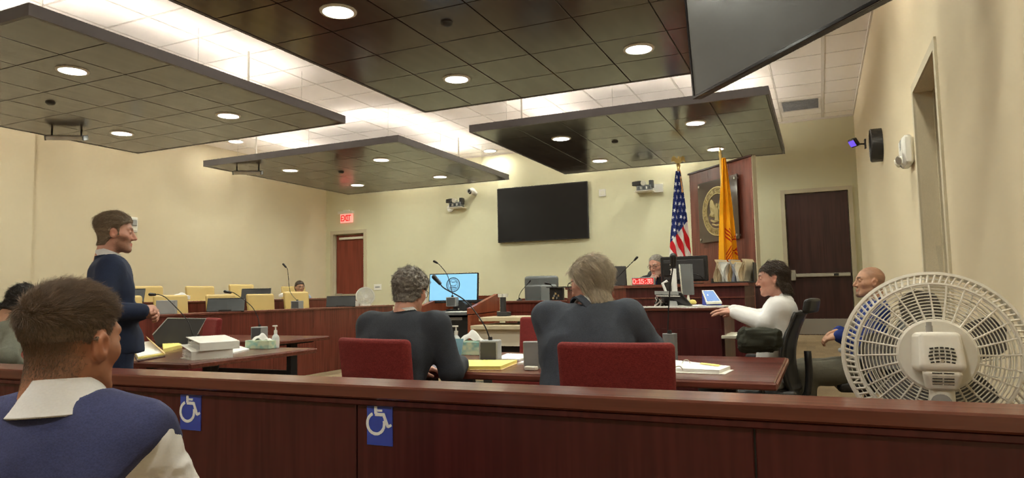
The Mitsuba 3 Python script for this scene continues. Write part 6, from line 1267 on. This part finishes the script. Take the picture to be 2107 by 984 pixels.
# ---------------------------------------------------------------- clerk
k = thing('person', 'woman with dark shoulder-length hair in a white shirt seated sideways at the clerk desk', 'person')
Hd = np.array((-0.3157, 5.295, 1.264)); J = pose(Hd, 180, -9, .58, half=.165, neck_up=.155, headfwd=.05)
J['elL'] = np.array((-0.3696, 5.11, 0.9584)); J['wrL'] = np.array((-0.5958, 5.3, 1.024)); J['elR'] = np.array((-0.4099, 5.497, 0.9727)); J['wrR'] = np.array((-0.638, 5.555, 1.034))
R = headR(184, -6)
ow = dict(skin='pink', hair_col=(.016, .010, .007), hair_col2=(.065, .042, .028), front=.066, nape=-.118, thick=.01, lump=.012, n=5000, flow=flow_comb, jit=.14, lift=.0, len=lambda P: np.full(len(P), .04), w=.0011, over_ear=True, streak=(80, 80, 22), hair_label='dark brown wavy hair', brow=(.05, .03, .02))
def smooth_rev(a, b, x): return 1 - smoothstep_np(b, a, x)
ow['thick'] = lambda q: .006 + .015 * (1 - smoothstep_np(-.06, .02, q[:, 2])) * (q[:, 1] < .015)
body(k, J, R, ow, (('L', handR(J, 'L', J['fw'] - np.array((0, 0, .02)), (0, 0, 1)), .2, .3), ('R', handR(J, 'R', J['fw'] - np.array((0, 0, .02)), (0, 0, 1)), .2, .3)))
hair(k, Hd, R, ow); jacket(k, J, 'shirt_white', 'shirt', puff=.02, wide=.98, deep=1.30, r=(.066, .058, .046), fold=(.013, 10), seed=21, label='loose white shirt', cut_=.95)
collar(k, J, R, 'shirt_white', 'shirt_collar', .060, .085, .038, -.02, 50, .004, 12); trousers(k, J, 'trouser_black', label='dark trousers'); shoes(k, J)
office_chair(J['hip'][0] - .06, J['hip'][1], 0, 88, 'black mesh office chair under the woman in the white shirt', lean_=.07)
cloth_mat('bundle_cloth', (.030, .032, .024)); single('jacket_bundle', 'dark green-grey jacket bundled on the side of the black office chair', 'jacket', folds(mv(soft_box(.27, .12, .15, .05), (-0.4024, 4.973, 0.8466), rz=10).subdivide().subdivide(), .05, 14.0, 9), 'bundle_cloth', True) if True else None

# ---------------------------------------------------------------- bald man behind the fan
k = thing('person', 'bald man with a goatee in a blue jacket and grey trousers seated behind the fan', 'person')
Hd = np.array((0.3428, 5.978, 1.227)); J = pose(Hd, 186, -12, .56, half=.19, neck_up=.165, headfwd=.03)
for s, g in (('R', 1), ('L', -1)):
    J['kn' + s] = np.array((-0.1937, 5.676, 0.6602)) + np.array((0, -.10 * g * -1 * -1, 0)) * 1.0; J['an' + s] = J['kn' + s] * 1.0
kl = np.array((-0.1431, 5.646, 0.6389)); 
for s, g in (('R', 1), ('L', -1)):
    J['kn' + s] = kl + J['rt'] * g * .13 + np.array((0, 0, -.02)) + J['rt'] * .10; J['kn' + s][2] = .55; J['an' + s] = J['kn' + s] + np.array((-.04, 0, -.46)); J['an' + s][2] = .09
hm_ = np.array((0.03716, 5.765, 0.832)); set_arm(J, 'L', hm_ + np.array((.06, -.02, .0)), -np.array((0, 0, 1.0)) - J['fw'] * .4); set_arm(J, 'R', hm_ + np.array((.06, .09, .02)), -np.array((0, 0, 1.0)) - J['fw'] * .4)
R = headR(194, 3)
oz = dict(skin='tan', hair_col=(.06, .035, .025), beard='goatee', beard_col=(.025, .016, .012), beard_top=-.048, brow=(.03, .02, .015), scalp=lambda q: .28 * np.clip(hair_region(q, dict(front=.09, nape=-.09)) / .02, 0, 1), neck=1.08, wide=1.03)
body(k, J, R, oz, (('L', handR(J, 'L', J['fw'] * .9 + J['rt'] * .35 - np.array((0, 0, .25)), -J['rt'] * .5 + np.array((0, 0, .9))), .55, .5), ('R', handR(J, 'R', J['fw'] * .9 - J['rt'] * .5 - np.array((0, 0, .2)), J['rt'] * .4 + np.array((0, 0, .9))), .55, .5)))
jacket(k, J, 'shirt_blue', puff=.018, wide=1.08, r=(.078, .064, .050), fold=(.010, 9), seed=31, label='blue jacket'); collar(k, J, R, 'shirt_blue', 'jacket_collar', .068, .085, .03, -.03, 50, .006, 12)
trousers(k, J, 'trouser_grey', (.105, .088, .074), label='dark grey trousers'); shoes(k, J)
office_chair(J['hip'][0] + .02, J['hip'][1], 0, 96, 'black office chair with grey armrests under the bald man', arm_m='mid_grey', wing=False)

# ---------------------------------------------------------------- juror far away
k = thing('person', 'person with glasses and tied-back dark hair sitting alone at the end of the jury box', 'person')
Hd = np.array((-9.1, 10.32, 1.383)); J = pose(Hd, -25, 4, Hd[2] - .66, half=.175, neck_up=.16)
for s, g in (('R', 1), ('L', -1)):
    J['kn' + s][2] = J['hip'][2] - .06; J['an' + s][2] = .50; set_arm(J, s, J['hip'] + J['rt'] * g * .12 + J['fw'] * .36 + np.array((0, 0, .12)))
R = headR(-28, -4)
on = dict(skin='tan', hair_col=(.02, .013, .01), hair_col2=(.05, .035, .025), front=.062, nape=-.09, thick=.012, n=0, hair_label='dark hair tied back', brow=(.03, .02, .015))
body(k, J, R, on, (), .0055); hair(k, Hd, R, on, .0055); jacket(k, J, 'shirt_pale', 'shirt', puff=.02, h=.014, fold=(.008, 9), seed=2, label='grey-blue shirt'); spectacles(k, Hd, R); trousers(k, J, 'trouser_black', h=.02)
place('jury_chair', 'yellow jury chair under the lone juror', 'chair', 'yellow', (J['hip'][0], J['hip'][1], max(.43, J['hip'][2] - .60)), -115)
